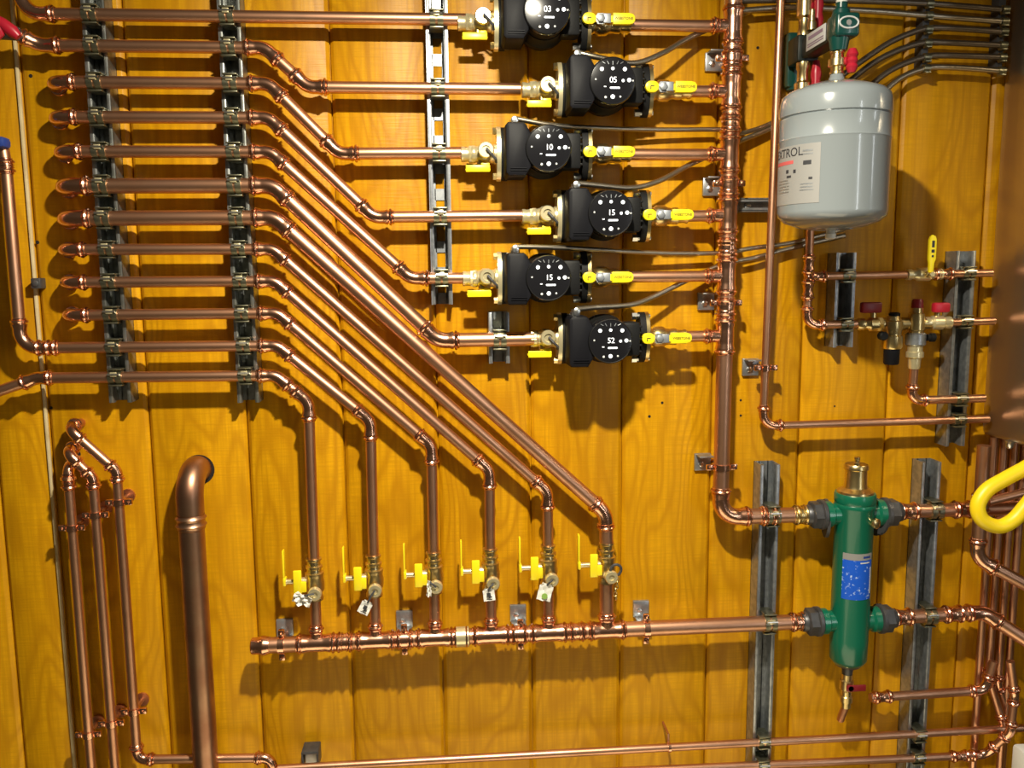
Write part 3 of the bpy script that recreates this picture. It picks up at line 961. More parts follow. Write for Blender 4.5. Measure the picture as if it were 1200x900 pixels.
g = gland(1); conduit('grey conduit from the second pump rising to the thick riser', [g, P(700, 67, .10), P(742, 74, .085), P(775, 63, .07), P(808, 44, .05), P(840, 30, .03), P(880, 12, .02)])
g = gland(2); conduit('straight grey conduit from the third pump to the thick riser', [g, P(650, 147, .09), P(700, 150, .055), P(770, 152, .035), P(845, 152, .03), P(868, 156, .03), P(908, 142, .02), P(945, 112, .02), P(985, 97, .02)], .0050)
g = gland(3); conduit('grey conduit from the fourth pump curving up to the thick riser', [g, P(700, 217, .09), P(742, 220, .075), P(775, 211, .06), P(808, 193, .04), P(845, 176, .03), P(870, 164, .028), P(908, 148, .02), P(950, 122, .02), P(1000, 98, .02)])
g = gland(4); conduit('dark grey conduit from the fifth pump to the thick riser', [g, P(650, 290, .085), P(720, 294, .05), P(790, 297, .035), P(850, 296, .03), P(880, 291, .03), P(930, 284, .02), P(990, 268, .02)], .0050)
g = gland(5); conduit('pale grey conduit from the lowest pump curving up to the riser', [g, P(700, 360, .085), P(740, 357, .07), P(768, 347, .055), P(806, 328, .04), P(850, 309, .03), P(885, 302, .025), P(930, 290, .02), P(990, 276, .02)])

# ------------------------------------------------------------------ conduits upper right
right_ = [([(862, 1), (960, 0), (1083, 4), (1172, 11)], 'topmost conduit crossing behind the green valve block'),
          ([(866, 13), (930, 9), (1020, 13), (1083, 18), (1172, 25)], 'second conduit crossing behind the green valve block, corrugated'),
          ([(975, 97), (1022, 63), (1050, 46), (1083, 34), (1110, 33), (1172, 37)], 'third conduit from the top curving behind the tank top'),
          ([(985, 104), (1020, 76), (1050, 60), (1083, 50), (1110, 50), (1172, 53)], 'fourth conduit from the top curving behind the tank top'),
          ([(1005, 118), (1024, 97), (1050, 79), (1083, 67), (1110, 65), (1172, 67)], 'fifth conduit from the top, curving down behind the tank shoulder'),
          ([(1025, 125), (1038, 106), (1058, 90), (1086, 80), (1115, 79), (1172, 83)], 'lowest conduit of the six, curving pale over the tank shoulder')]
for k, (pp, lab) in enumerate(right_):
    xmax = P(1163, 250, 0).x - .004
    pts_ = [P(x, y, .034) for x, y in pp]
    if pts_[-1].x > xmax: pts_[-1].x = xmax
    conduit(lab, pts_, .0062, CONDUIT if k in (1, 5) else CONDUIT_DARK)
for (xx, ya, yb, lab) in ((1083, -12, 84, 'dark upright conduit rack above the right side of the tank'), (1171, -12, 84, 'dark upright conduit rack beside the stainless casing')):
    a, b = P(xx, ya, .02), P(xx, yb, .02); cx0 = (a.x + b.x) / 2
    T = Thing('conduit_rack', lab, 'rack', V(cx0, 0, b.z), 'conduit racks')
    T.part(MB().box(V(cx0, .013, (a.z + b.z) / 2), (.014, .026, a.z - b.z), .001), 'rail', CHARCOAL)
    for k, (pp, _) in enumerate(right_):
        zz = P(xx, {1083: (4, 18, 34, 50, 67, 80), 1171: (11, 25, 37, 53, 67, 83)}[xx][k], .034).z
        T.part(MB().lathe(V(cx0 - .007, .034, zz), (1, 0, 0), [(0, .0064), (0, .0078), (.014, .0078), (.014, .0064)], 14).box(V(cx0, .036, zz - .0085), (.012, .014, .004), .001), 'clip', ZINC_DARK)

# ------------------------------------------------------------------ thin riser left of the tank
d = .048; rt = .0080
a = P(913, -25, d); b = P(894, 499, d); c = P(1158, 490, d)
xa = (a.x + b.x) / 2
run('thin copper riser left of the grey tank turning right at its foot', [V(a.x + .008, d, a.z + .25), V(b.x, d, b.z), V(c.x, d, b.z + .003)], rt, R=.026, s=.017, group='thin copper lines')
zz = P(897, 431, d).z
wall_bracket('small square bracket on the thin riser below the grey tank', (879, 430), V(b.x + .002, d, zz), rt)


# ------------------------------------------------------------------ grey expansion tank and what carries it
TD = .218; TR = .0935
tc_ = P(977, 190, TD); ztop = P(979, 97, TD).z; zbot = P(973, 253, TD).z
tx = P(977, 180, TD).x
T = Thing('expansion_tank', 'grey painted steel expansion tank hanging under a dark green valve block', 'tank', V(tx, TD, zbot - .02))
H = ztop - zbot
zs = zbot + H * .735; zs2 = zbot + H * .565
def lz(prof): return MB().lathe(V(tx, TD, 0), (0, 0, 1), prof, 64)
prof = [(zbot - .026, .012), (zbot - .0255, .03), (zbot - .021, .055), (zbot - .012, .080), (zbot - .002, .0915), (zbot + .006, TR), (zs2 - .003, TR), (zs2, TR + .0012), (zs2 + .003, TR), (zs - .006, TR), (zs - .002, TR + .0005), (zs, TR - .0022), (zs + .002, TR + .0008), (zs + .008, TR + .001),
        (ztop - .034, TR), (ztop - .024, TR - .003), (ztop - .016, TR - .012), (ztop - .008, TR - .034), (ztop - .002, .04), (ztop, .016)]
T.part(lz(prof), 'body', GREY_TANK)
T.part(MB().lathe(V(tx, TD, ztop - .004), (0, 0, 1), [(0, .014), (.012, .013), (.014, .0115), (.022, .0115)], 20), 'neck', GREY_TANK)
T.part(MB().lathe(V(tx, TD, zbot - .024), (0, 0, -1), [(0, .008), (.006, .008), (.008, .0095), (.016, .009), (.017, .006)], 14), 'air_cap', OFFWHITE, label='pale air valve cap')


def on_tank(me_or_fn, material, name, parent, rr_):
    pass


def cyl_patch(a0, a1, za, zb, rr_, n=20, t=.0005):
    mb = MB(); g0 = []; g1 = []
    for k in range(n + 1):
        a = a0 + (a1 - a0) * k / n
        col = []
        for z in (za, zb):
            col.append(mb.bm.verts.new(V(tx + rr_ * math.sin(a), TD + rr_ * math.cos(a), z)))
        for z in (za, zb):
            col.append(mb.bm.verts.new(V(tx + (rr_ - t) * math.sin(a), TD + (rr_ - t) * math.cos(a), z)))
        g0.append(col)
    for k in range(n):
        p, q = g0[k], g0[k + 1]
        mb.bm.faces.new((p[0], q[0], q[1], p[1])); mb.bm.faces.new((p[2], p[3], q[3], q[2]))
        mb.bm.faces.new((p[0], p[2], q[2], q[0])); mb.bm.faces.new((p[1], q[1], q[3], p[3]))
    for p in (g0[0], g0[-1]): mb.bm.faces.new((p[0], p[1], p[3], p[2]))
    return mb


def wrap(me, ac, zc, rr_, loc):
    for v in me.vertices:
        a = ac + v.co.x / rr_; z = zc + v.co.z; q = rr_ - v.co.y
        v.co = V(tx + q * math.sin(a), TD + q * math.cos(a), z) - loc
    return me


fa = math.atan2(tx, DIST - TD)          # direction from the tank towards the lens, so that the label keeps the photo's turn
A0, A1 = -1.42 - fa, -.22 - fa
lab_t, lab_b = zs2 - .012, zbot + .018
lb = T.part(cyl_patch(A0, A1, lab_b, lab_t, TR + .0007), 'label', LABEL_GREY, label='pale printed label with red band')
T.part(wrap(text_mesh('EXTROL', .021, .0002, 1.0), (A0 * .62 + A1 * .38), lab_t - .012, TR + .001, T.loc), 'print', INK, lb)
T.part(cyl_patch(A0 + .05, A0 * .45 + A1 * .55, lab_t - .031, lab_t - .025, TR + .0010), 'print', REDPRINT, lb)
for k, (u_, z_, w_2, h_) in enumerate(((.42, .040, .06, .006), (.58, .041, .05, .006), (.46, .050, .10, .004), (.80, .028, .13, .007), (.80, .010, .16, .003), (.80, .016, .18, .002), (.86, .056, .06, .004), (.80, .066, .2, .002), (.80, .071, .2, .002), (.80, .076, .22, .002),
                                     (.30, .062, .34, .002), (.30, .067, .34, .002), (.30, .072, .34, .002), (.30, .077, .34, .002), (.30, .057, .28, .002))):
    if lab_t - z_ - h_ < lab_b + .002: continue
    ac = A0 + (A1 - A0) * u_; hw = (A1 - A0) * w_2 / 2
    T.part(cyl_patch(ac - hw, ac + hw, lab_t - z_ - h_, lab_t - z_, TR + .0010, 4), 'print', INK if k < 4 or k == 6 else STEEL_MATT, lb)

# dark green block: a bar from the wall towards the room; the tank hangs from its front end
gz = P(990, 34, TD).z
gx = tx + .006
T = Thing('valve_block', 'dark green valve block with white oval badge standing out from wall above tank', 'valve', V(gx, 0, gz))
T.part(MB().box(V(gx, .014, gz - .006), (.038, .028, .105), .006).lathe(V(gx, .014, gz - .052), (0, 0, -1), [(0, .015), (.01, .013)], 16), 'wall_plate', GREEN_DARK)
bar = MB().box(V(gx, .115, gz), (.032, .19, .036), .004)
bar.box(V(gx - .002, .060, gz + .002), (.042, .052, .050), .005)
T.part(bar, 'bar', mat('black_green', (.008, .014, .011), .45))
fr = MB().box(V(gx, .222, gz + .002), (.042, .044, .040), .006, None, 3)
fr.lathe(V(gx - .004, .222, gz + .018), (0, 0, 1), [(0, .016), (.012, .014), (.015, .010), (.024, .010)], 20)
fr.lathe(V(gx - .006, .222, gz - .016), (0, 0, -1), [(0, .018), (.012, .016), (.022, .014)], 20)
fh = T.part(fr, 'front_housing', GREEN_DARK)
ov = MB(); nn = 36
ov.sweep([V(gx + .0165 * math.cos(2 * PI * k / nn), .2445, gz + .004 + .0095 * math.sin(2 * PI * k / nn)) for k in range(nn + 1)], .0016, 8, False)
T.part(ov, 'badge_ring', WHITE, fh)
T.part(MB().lathe(V(gx, .2444, gz + .004), (0, -1, 0), [(0, .0048), (.0006, .0045)], 18), 'badge_centre', LABEL_GREY, fh)
sl = T.part(MB().box(V(gx - .0166, .150, gz + .003), (.0012, .080, .030), .0003), 'side_label', WHITE, label='white printed side label')
T.part(MB().box(V(gx - .0175, .150, gz + .009), (.0006, .06, .006)).box(V(gx - .0175, .150, gz - .002), (.0006, .066, .002)).box(V(gx - .0175, .150, gz - .006), (.0006, .066, .002)), 'print', mat('purple_print', (.30, .22, .30), .6), sl)
T.part(MB().lathe(V(gx - .004, .222, gz + .040), (0, 0, 1), [(0, .009), (.006, .010), (.007, .008), (.02, .008)], 14), 'top_nipple', OFFWHITE)
T.part(MB().lathe(V(gx - .012, .12, gz + .024), (0, 0, 1), [(0, .009), (.014, .008), (.016, .006), (.036, .005), (.038, .003)], 12), 'bleed_screw', BRASS)


def red_valve(label, x, d, za, zb, hx=.014, group='red handled service valves'):
    T = Thing('service_valve', label, 'valve', V(x, d, zb), group)
    L = za - zb
    pr = [(0, .0125), (.10, .0125), (.13, .0105), (.30, .011), (.34, .0155), (.62, .0155), (.66, .011), (.85, .0105), (.88, .0125), (1, .0125)]
    T.part(MB().sweep([V(x, d, zb + L * t) for t, _ in pr], [q for _, q in pr], 18), 'body', BRASS)
    # red wing handle to the right
    h = MB().sweep([V(x + .008, d + .004, zb + L * .5), V(x + hx, d + .012, zb + L * .5)], [.008, .007], 12)
    n = 9
    h.sweep([V(x + hx + .006, d + .014, zb + L * (.5 + (k / (n - 1) - .5) * 1.0)) for k in range(n)], [.006, .0085, .0105, .008, .010, .008, .0105, .0085, .006], 12)
    T.part(h, 'handle', RED)


red_valve('small brass service valve with red handle on top of the grey tank', tx, TD, gz - .036, ztop + .014)
xw = P(938, 60, .09).x
gzw = gz
red_valve('brass service valve with red handle below the green block, behind the tank', gx - .006, .072, gz - .022, gz - .125)
red_valve('brass service valve with red handle rising above the green block', gx - .006, .072, gz + .13, gz + .026)
for (za_, zb_, nm) in ((gz - .122, gz - .26, 'copper stub below the red valve, hidden behind the tank'),):
    run(nm, [V(gx - .006, .072, za_), V(gx - .006, .072, zb_), V(gx - .006, -.002, zb_)], rt, R=.022, group='thin copper lines')

# ------------------------------------------------------------------ cold water feed, right of the tank
dm = .050; rm = .0080
va = P(949, 262, dm); vb = P(946, 381, dm); vx_ = (va.x + vb.x) / 2
zt = P(950, 324, dm).z; zt2 = P(1155, 320, dm).z
run('thin copper drop below the grey tank turning right into the brass valves', [V(vx_, dm, va.z + .05), V(vx_, dm, vb.z), V(P(1004, 380, dm).x, dm, vb.z + .001)], rm, R=.022, s=.017, couplings=[(0, .72), (0, .52)], group='thin copper lines')
xe = P(1162, 320, dm).x
xv = P(1083, 322, dm).x
run('thin dark copper line above the brass feed valves, left of its yellow valve', [V(vx_ + .010, dm, zt), V(xv - .026, dm, zt + (zt2 - zt) * .6)], rm, couplings=[(0, .03)], m=COPPER, group='thin copper lines')
run('thin dark copper line above the brass feed valves, right of its yellow valve', [V(xv + .026, dm, zt + (zt2 - zt) * .6), V(xe, dm, zt2)], rm, couplings=[(0, .12)], group='thin copper lines')
T = Thing('ball_valve', 'small ball valve with upright yellow handle on the thin line right of tank', 'valve', V(xv, dm, zt + (zt2 - zt) * .6))
zv = zt + (zt2 - zt) * .6
pr = [(-.038, .0095), (-.037, .0112), (-.028, .0112), (-.026, .0095), (-.018, .0100), (-.014, .0135), (.010, .0135), (.014, .010), (.024, .0095), (.026, .0112), (.036, .0112), (.037, .0095)]
T.part(MB().sweep([V(xv + x, dm, zv) for x, _ in pr], [q for _, q in pr], 16), 'body', BRASS_PALE)
T.part(MB().lathe(V(xv, dm + .012, zv), (0, -1, 0), [(0, .007), (.010, .007), (.011, .005), (.018, .005)], 12), 'stem', BRASS)
hz = MB().prism([(xv - .0045, zv + .004), (xv + .0045, zv + .004), (xv + .0055, zv + .022), (xv + .0085, zv + .030), (xv + .0085, zv + .068), (xv + .006, zv + .075), (xv, zv + .078), (xv - .004, zv + .075), (xv - .0065, zv + .068), (xv - .0065, zv + .030), (xv - .0045, zv + .022)], .069, .075, .001)
hd = T.part(hz, 'handle', YELLOW)
T.part(MB().box(V(xv + .001, .0754, zv + .060), (.005, .001, .013)).box(V(xv + .001, .0754, zv + .046), (.006, .001, .006)).box(V(xv + .001, .0754, zv + .036), (.004, .001, .004)), 'print', INK, hd)
clamp(rm, V(SX5, dm, zt + (zt2 - zt) * .2), 'upper of two clamps on the short strut below the tank', group='clamps right of the tank')
clamp(rm, V(SX5, dm, vb.z), 'lower of two clamps on the short strut below the tank', group='clamps right of the tank')
zl2 = P(1128, 376, dm).z; zl3 = P(1120, 468, dm).z
clamp(rm, V(SX6, dm, zt + (zt2 - zt) * .85), 'topmost of four clamps on the strut beside the stainless casing', group='clamps right of the tank')
clamp(rm, V(SX6, dm, vb.z + .002), 'second of four clamps on the strut beside the stainless casing', group='clamps right of the tank')
clamp(rm, V(SX6, dm, zl3), 'third of four clamps on the strut beside the stainless casing', group='clamps right of the tank')
clamp(rt, V(SX6, .048, P(894, 499, .048).z + .002), 'lowest of four clamps on the strut beside the stainless casing', group='clamps right of the tank')

# pressure reducing fill valve with a dark red lever
zf = vb.z
x0_, x1_ = P(1004, 380, dm).x, P(1040, 380, dm).x
T = Thing('ball_valve', 'brass valve with dark red lever at the head of the cold feed', 'valve', V(x0_, dm, zf))
pr = [(0, .010), (.004, .0125), (.014, .0125), (.016, .010), (.022, .011), (.026, .0145), (.042, .0145), (.046, .011), (.052, .0125), (x1_ - x0_, .0125)]
T.part(MB().sweep([V(x0_ + x, dm, zf) for x, _ in pr], [q for _, q in pr], 16), 'body', BRASS)
T.part(MB().lathe(V(x0_ + .034, dm, zf + .012), (0, 0, 1), [(0, .006), (.012, .006)], 10), 'stem', BRASS)
T.part(MB().box(V(x0_ + .026, dm + .004, zf + .034), (.042, .016, .022), .004), 'lever', RED_DARK)
xp = P(1047, 395, .062).x
T = Thing('pressure_reducing_valve', 'brass pressure reducing valve with black bottom cap', 'valve', V(xp, .058, zf - .05))
T.part(MB().lathe(V(xp, .058, zf + .018), (0, 0, -1), [(0, .008), (.002, .012), (.010, .014), (.012, .018), (.026, .0195), (.034, .0165), (.040, .0165), (.042, .0195), (.064, .0195), (.068, .017)], 24).sweep([V(xp - .03, dm, zf), V(xp + .034, dm, zf)], .0125, 14).hexa(V(xp - .032, dm, zf), (1, 0, 0), [(0, .015), (.01, .015)]), 'body', BRASS)
T.part(MB().lathe(V(xp, .058, zf - .049), (0, 0, -1), [(0, .0155), (.030, .0150), (.033, .013)], 24), 'bottom_cap', BLACK)
T.part(MB().lathe(V(xp + .002, .058, zf + .016), (0, 0, 1), [(0, .011), (.006, .011), (.008, .008)], 16), 'top_cap', BLACK_CAST)
T.part(MB().lathe(V(xp - .030, .070, zf - .022), (0, -1, 0), [(0, .009), (.012, .009), (.014, .007)], 12), 'gauge_plug', BLACK_CAST)
xb = P(1075, 395, .062).x
T = Thing('backflow_preventer', 'silver and brass backflow preventer with a copper drain below it', 'valve', V(xb, .056, zf - .10))
T.part(MB().lathe(V(xb, .056, zf + .036), (0, 0, -1), [(0, .008), (.004, .0115), (.014, .0115), (.016, .0145), (.030, .0165), (.048, .0165), (.050, .0145), (.056, .0145)], 24).sweep([V(xb - .032, dm, zf), V(xb + .03, dm, zf)], .0125, 14), 'body', BRASS)
T.part(MB().lathe(V(xb, .056, zf - .018), (0, 0, -1), [(0, .016), (.003, .0195), (.024, .0195), (.027, .016)], 24), 'silver_collar', STEEL)
T.part(MB().lathe(V(xb, .056, zf - .044), (0, 0, -1), [(0, .0145), (.012, .0145), (.014, .017), (.024, .017), (.026, .0125), (.044, .0115), (.048, .0105)], 20), 'tailpiece', BRASS_PALE)
T.part(MB().lathe(V(xb, .056, zf + .032), (0, 0, 1), [(0, .0115), (.014, .011), (.018, .0085)], 16), 'top_cap', RED_DARK)
T.part(MB().lathe(V(xb + .020, .062, zf - .028), (1, 0, 0), [(0, .007), (.006, .007), (.007, .009), (.016, .009)], 12), 'side_plug', BLACK_CAST)
xr = P(1098, 377, dm).x
T = Thing('ball_valve', 'pale brass valve with bright red lever left of the boiler strut', 'valve', V(xr, dm, zf))
pr = [(-.030, .010), (-.026, .0125), (-.016, .0125), (-.014, .010), (-.010, .0145), (.010, .0145), (.014, .0105), (.020, .0125), (.028, .0125), (.030, .0095)]
T.part(MB().sweep([V(xr + x, dm, zf + .001) for x, _ in pr], [q for _, q in pr], 16), 'body', BRASS_PALE)
T.part(MB().lathe(V(xr, dm, zf + .010), (0, 0, 1), [(0, .006), (.012, .006)], 10), 'stem', BRASS)
T.part(MB().box(V(xr + .004, dm + .004, zf + .032), (.034, .016, .020), .004), 'lever', RED)
run('short dark copper line from the red lever valve across the strut', [V(xr + .028, dm, zf + .001), V(P(1165, 377, dm).x, dm, zf + .003)], rm, group='thin copper lines')
zd = zf - .092
run('copper drain dropping from the backflow preventer and turning right', [V(xb, .056, zd + .006), V(xb, .052, zl3), V(P(1153, 468, dm).x, dm, zl3 + .001)], rm + .0006, R=.02, s=.015, group='thin copper lines')

# ------------------------------------------------------------------ green air separator
SD = .066
sxx = P(999, 650, SD).x
zt_ = P(1000, 577, SD).z; zb_ = P(993, 778, SD).z
zp1 = RB.z; zp2 = hb.z
T = Thing('air_separator', 'tall green air separator with brass top, between the two long struts', 'separator', V(sxx, SD, zb_))
SR = .0385
body = MB().lathe(V(sxx, SD, 0), (0, 0, 1), [(zb_, .020), (zb_ + .004, .030), (zb_ + .014, SR - .001), (zb_ + .06, SR), (zt_ - .034, SR), (zt_ - .030, SR + .0022), (zt_ - .024, SR + .0026), (zt_ - .021, SR + .001), (zt_ - .018, SR + .0026), (zt_ - .003, SR + .0026), (zt_, SR + .001)], 48)
for z in (zp1, zp2):
    body.sweep([V(sxx - .058, .062, z), V(sxx + .058, .062, z)], [.022, .022], 24)
    for s_ in (-1, 1):
        body.sweep([V(sxx + s_ * .046, .062, z), V(sxx + s_ * .05, .062, z), V(sxx + s_ * .062, .062, z)], [.022, .027, .027], 24)
bo = T.part(body, 'body', GREEN)
T.part(MB().lathe(V(sxx, SD, zb_ + .005), (0, 0, -1), [(0, .030), (.006, .026), (.012, .012), (.03, .010)], 24), 'bottom_plug', UNION)
bt = MB().lathe(V(sxx, SD, zt_ - .002), (0, 0, 1), [(0, .037), (.006, .036), (.010, .030), (.013, .024), (.018, .0225), (.05, .0215), (.052, .0245), (.058, .0245), (.062, .022), (.064, .015)], 32)
bt.lathe(V(sxx - .006, SD + .014, zt_ + .058), (0, 0, 1), [(0, .0065), (.008, .0065), (.009, .005), (.014, .005), (.015, .006), (.019, .006), (.020, .004)], 14)
T.part(bt, 'air_vent', BRASS)
T.part(MB().lathe(V(sxx + .024, SD + .030, zp1 - .010), Vector((.35, -1, 0)), [(-.004, .008), (.006, .0085), (.008, .0110), (.012, .0105), (.015, .006)], 16), 'brass_plug', BRASS)
# label wrapped on the front
def sep_patch(a0, a1, za, zb, rr_, n=14, t=.0004):
    mb = MB(); g = []
    for k in range(n + 1):
        a = a0 + (a1 - a0) * k / n
        g.append([mb.bm.verts.new(V(sxx + q * math.sin(a), SD + q * math.cos(a), z)) for q in (rr_, rr_ - t) for z in (za, zb)])
    for k in range(n):
        p, q = g[k], g[k + 1]
        mb.bm.faces.new((p[0], q[0], q[1], p[1])); mb.bm.faces.new((p[2], p[3], q[3], q[2])); mb.bm.faces.new((p[0], p[2], q[2], q[0])); mb.bm.faces.new((p[1], q[1], q[3], p[3]))
    for p in (g[0], g[-1]): mb.bm.faces.new((p[0], p[1], p[3], p[2]))
    return mb


fs = math.atan2(sxx, DIST - SD)
zl_t, zl_b = P(1004, 650, SD + .04).z, P(1003, 704, SD + .04).z
lb = T.part(sep_patch(-.72 - fs * .5, .72, zl_b, zl_t - .014, SR + .0006), 'label', BLUE_LABEL, label='blue speckled label')
T.part(sep_patch(-.72 - fs * .5, .72, zl_t - .0138, zl_t, SR + .0006), 'label_header', LABEL_GREY, lb)
T.part(sep_patch(.10, .55, zl_t - .0095, zl_t - .0055, SR + .0009, 6), 'print', BLUE, lb)
T.part(sep_patch(-.05, .50, zl_t - .0205, zl_t - .0180, SR + .0009, 6), 'print', WHITE, lb)
T.part(sep_patch(.60, .68, zl_b + .012, zl_t - .030, SR + .0009, 4), 'print', WHITE, lb)
# unions on the four ports
for (z, s_, nm) in ((zp1, -1, 'u'), (zp1, 1, 'u'), (zp2, -1, 'l'), (zp2, 1, 'l')):
    mb = MB()
    x = sxx + s_ * .062
    ax = Vector((s_, 0, 0))
    mb.lathe(V(x, .062, z), ax, [(0, .026), (.003, .031), (.010, .031), (.012, .027)], 24)
    mb.hexa(V(x + s_ * .010, .062, z), ax, [(0, .029), (.018, .029), (.021, .024)])
    mb.lathe(V(x + s_ * .03, .062, z), ax, [(0, .021), (.008, .020), (.010, .018)], 20)
    T.part(mb, 'union_nut', UNION)
# dark gasket plates seen behind the upper ports
for s_ in (-1, 1):
    T.part(MB().lathe(V(sxx + s_ * .050, .050, zp1 - .012), Vector((s_, .25, 0)), [(0, .040), (.006, .040)], 24), 'flange_plate', CHARCOAL)

for (z, nm) in ((zp1, 'upper'), (zp2, 'lower')):
    clamp(HR, V(SX7, HDR_D, (RB.z if nm == 'upper' else on_header(SX7).z)), '%s heavy clamp on the strut left of the green separator' % nm, group='heavy clamps')
    clamp(HR, V(SX8, HDR_D, z), '%s heavy clamp on the strut right of the green separator' % nm, group='heavy clamps')
xs_ = sxx + .062 + .036
run('thick copper outlet leaving the upper right port of the green separator', [V(xs_, HDR_D, zp1), V(P(1400, 602, HDR_D).x, HDR_D, zp1)], .0145, couplings=[(0, .03), (0, .21)], group='separator outlets')
ca = P(1152, 722, HDR_D)
run('thick copper outlet leaving the lower right port of the green separator', [V(xs_, HDR_D, zp2), V(ca.x, HDR_D, zp2 + .004), P(1225, 765, .12), P(1400, 850, .2)], .0145, R=.036, s=.026, plain=(2,), couplings=[(0, .10), (0, .66)], group='separator outlets')

# drain valve below the separator
xd = sxx; zd0 = zb_ - .022
T = Thing('drain_valve', 'brass drain valve with a red lever under the green separator', 'valve', V(xd, SD, zd0 - .07))
T.part(MB().lathe(V(xd, SD, zd0), (0, 0, -1), [(0, .011), (.012, .011), (.014, .014), (.034, .0145), (.038, .011), (.048, .011), (.050, .013), (.062, .013), (.064, .010), (.075, .010)], 18), 'body', BRASS)
T.part(MB().box(V(xd + .012, SD + .018, zd0 - .024), (.042, .004, .014), .0015).lathe(V(xd, SD + .01, zd0 - .024), (0, -1, 0), [(0, .006), (.01, .006)], 10), 'lever', RED_DARK)
run('copper drain tail below the red lever drain valve', [V(xd, SD, zd0 - .070), V(xd, .045, zd0 - .115)], .0080, group='thin copper lines')
yy = P(1032, 817, .052).z
run('short copper line with crimped ends low between the two long struts', [V(P(1020, 815, .052).x, .052, yy), V(P(1155, 805, .052).x, .052, yy + .004), V(P(1165, 770, .052).x, .052, yy + .07)], .0095, R=.024, couplings=[(0, .1)], group='thin copper lines')

# ------------------------------------------------------------------ two bottom lines
db = .052
pa, pb = P(378, 898, db), P(890, 870, db)
s_ = (pb - pa) / (pb.x - pa.x)
pe = pa + s_ * (P(1178, 860, db).x - pa.x)
run('long thin copper line along the bottom edge, upper of two', [pa - s_ * .09, pe + s_ * .06], .0083, R=.026, group='bottom lines')
pa2 = P(850, 896, db); pb2 = P(1165, 884, db)
e2 = P(1176, 835, db)
run('thin copper line at the bottom edge, lower of two', [P(700, 905, db), V(pb2.x - .02, db, pb2.z), P(1184, 858, db + .036), P(1189, 815, db + .03), P(1184, 775, db + .028)], .0083, R=.026, couplings=[(0, .93)], group='bottom lines')
for z, nm in ((P(896, 869, db).z, 'upper'), (P(895, 897, db).z, 'lower')):
    clamp(.0083, V(SX7, .0508, z), '%s small clamp at the foot of the strut left of the separator' % nm, group='small clamps at the bottom')
for z, nm in ((P(1074, 862, db).z, 'upper'), (P(1074, 888, db).z, 'lower')):
    clamp(.0083, V(SX8, .0508, z), '%s small clamp at the foot of the strut right of the separator' % nm, group='small clamps at the bottom')
q = P(364, 886, .03)
T = Thing('pipe_clip', 'small dark metal clip on the wall at the bottom edge', 'clip', V(q.x, 0, q.z))
T.part(MB().box(V(q.x, .02, q.z + .012), (.034, .04, .006), .001).box(V(q.x - .016, .02, q.z - .004), (.003, .04, .034), .0008).box(V(q.x + .016, .02, q.z - .004), (.003, .04, .034), .0008), 'bracket', UNION)
T.part(MB().box(V(q.x, .014, q.z - .006), (.024, .024, .028), .002), 'insert', OFFWHITE, label='cream insert')

# ------------------------------------------------------------------ lower left pipes
for k, (tops, bot, hole, ringpx, ringb, lab) in enumerate((
        ((82, 566), (106, 905), (81, 545), (88, 618), (105, 860), 'leftmost of three slim copper drops by the wall seam'),
        ((110, 560), (134, 905), (80, 528), (115, 603), (130, 847), 'middle of three slim copper drops by the wall seam'),
        ((137, 552), (161, 890), (84, 500), (150, 588), (158, 833), 'rightmost of three slim copper drops, turning right at its foot'))):
    dd = .050
    a = P(*tops, dd); b = P(*bot, dd); h = P(*hole, .042)
    r = .0092
    x = (a.x + b.x) / 2
    pts = [V(h.x, -.003, h.z), V(h.x, .046 + .006 * k, h.z), V(x, dd, a.z)]
    if k < 2: pts.append(V(x, dd, b.z - .12))
    else: pts += [V(x, dd, b.z), V(P(318, 888, dd).x, dd, P(318, 888, dd).z), V(P(318, 888, dd).x + .004, dd, b.z - .12)]
    run(lab, pts, r, R=.020, s=.015, group='three slim drops')
    for py_, up in ((ringpx, 'upper'), (ringb, 'lower')):
        z = P(*py_, dd).z
        T = Thing('pipe_ring', '%s copper hanger ring on the %s slim drop' % (up, ['leftmost', 'middle', 'rightmost'][k]), 'ring', V(x, 0, z), 'copper hanger rings')
        rg = MB().lathe(V(x, dd, z - .006), (0, 0, 1), [(0, r + .0004), (0, r + .003), (.012, r + .003), (.012, r + .0004)], 20)
        for sg in (-1, 1):
            cc = V(x + sg * (r + .009), dd, z); rg.box(cc, (.014, .009, .012), .002); rg.sweep([cc + Vector((0, -.010, 0)), cc + Vector((0, .006, 0))], .003, 8)
        T.part(rg, 'ring', COPPER_FIT)
        T.part(MB().sweep([V(x, dd - r, z), V(x, 0, z)], .005, 10).lathe(V(x, .005, z), (0, 1, 0), [(0, .014), (.005, .014)], 16), 'standoff', COPPER)

dd = .062; rb_ = .0245
a = P(224, 566, dd); b = P(239, 905, dd); x = (a.x + b.x) / 2
T = Thing('copper_pipe', 'thickest dull copper pipe dropping from an elbow in the wall, lower left', 'pipe', V(x, dd, a.z))
h = P(236, 549, .02)
A_, B_, C_ = V(x + .003, -.01, a.z + .016), V(x, dd, a.z), V(x, dd, b.z)
pp = [A_, V(x + .003, .006, a.z + .017)]
ar, t_ = arc(V(x + .003, .0, a.z + .02), V(x, dd, a.z + .012), C_, .05, 12)
ar = [p for p in ar]
T.part(MB().sweep([V(x + .003, -.01, a.z + .012)] + ar + [V(x, dd, a.z - .06)], rb_ + .0016, 28), 'elbow', COPPER_OLD)
T.part(MB().sweep([V(x, dd, a.z - .02), C_ - Vector((0, 0, .15))], rb_, 28), 'pipe_section', COPPER_OLD)
zc = P(226, 611, dd).z
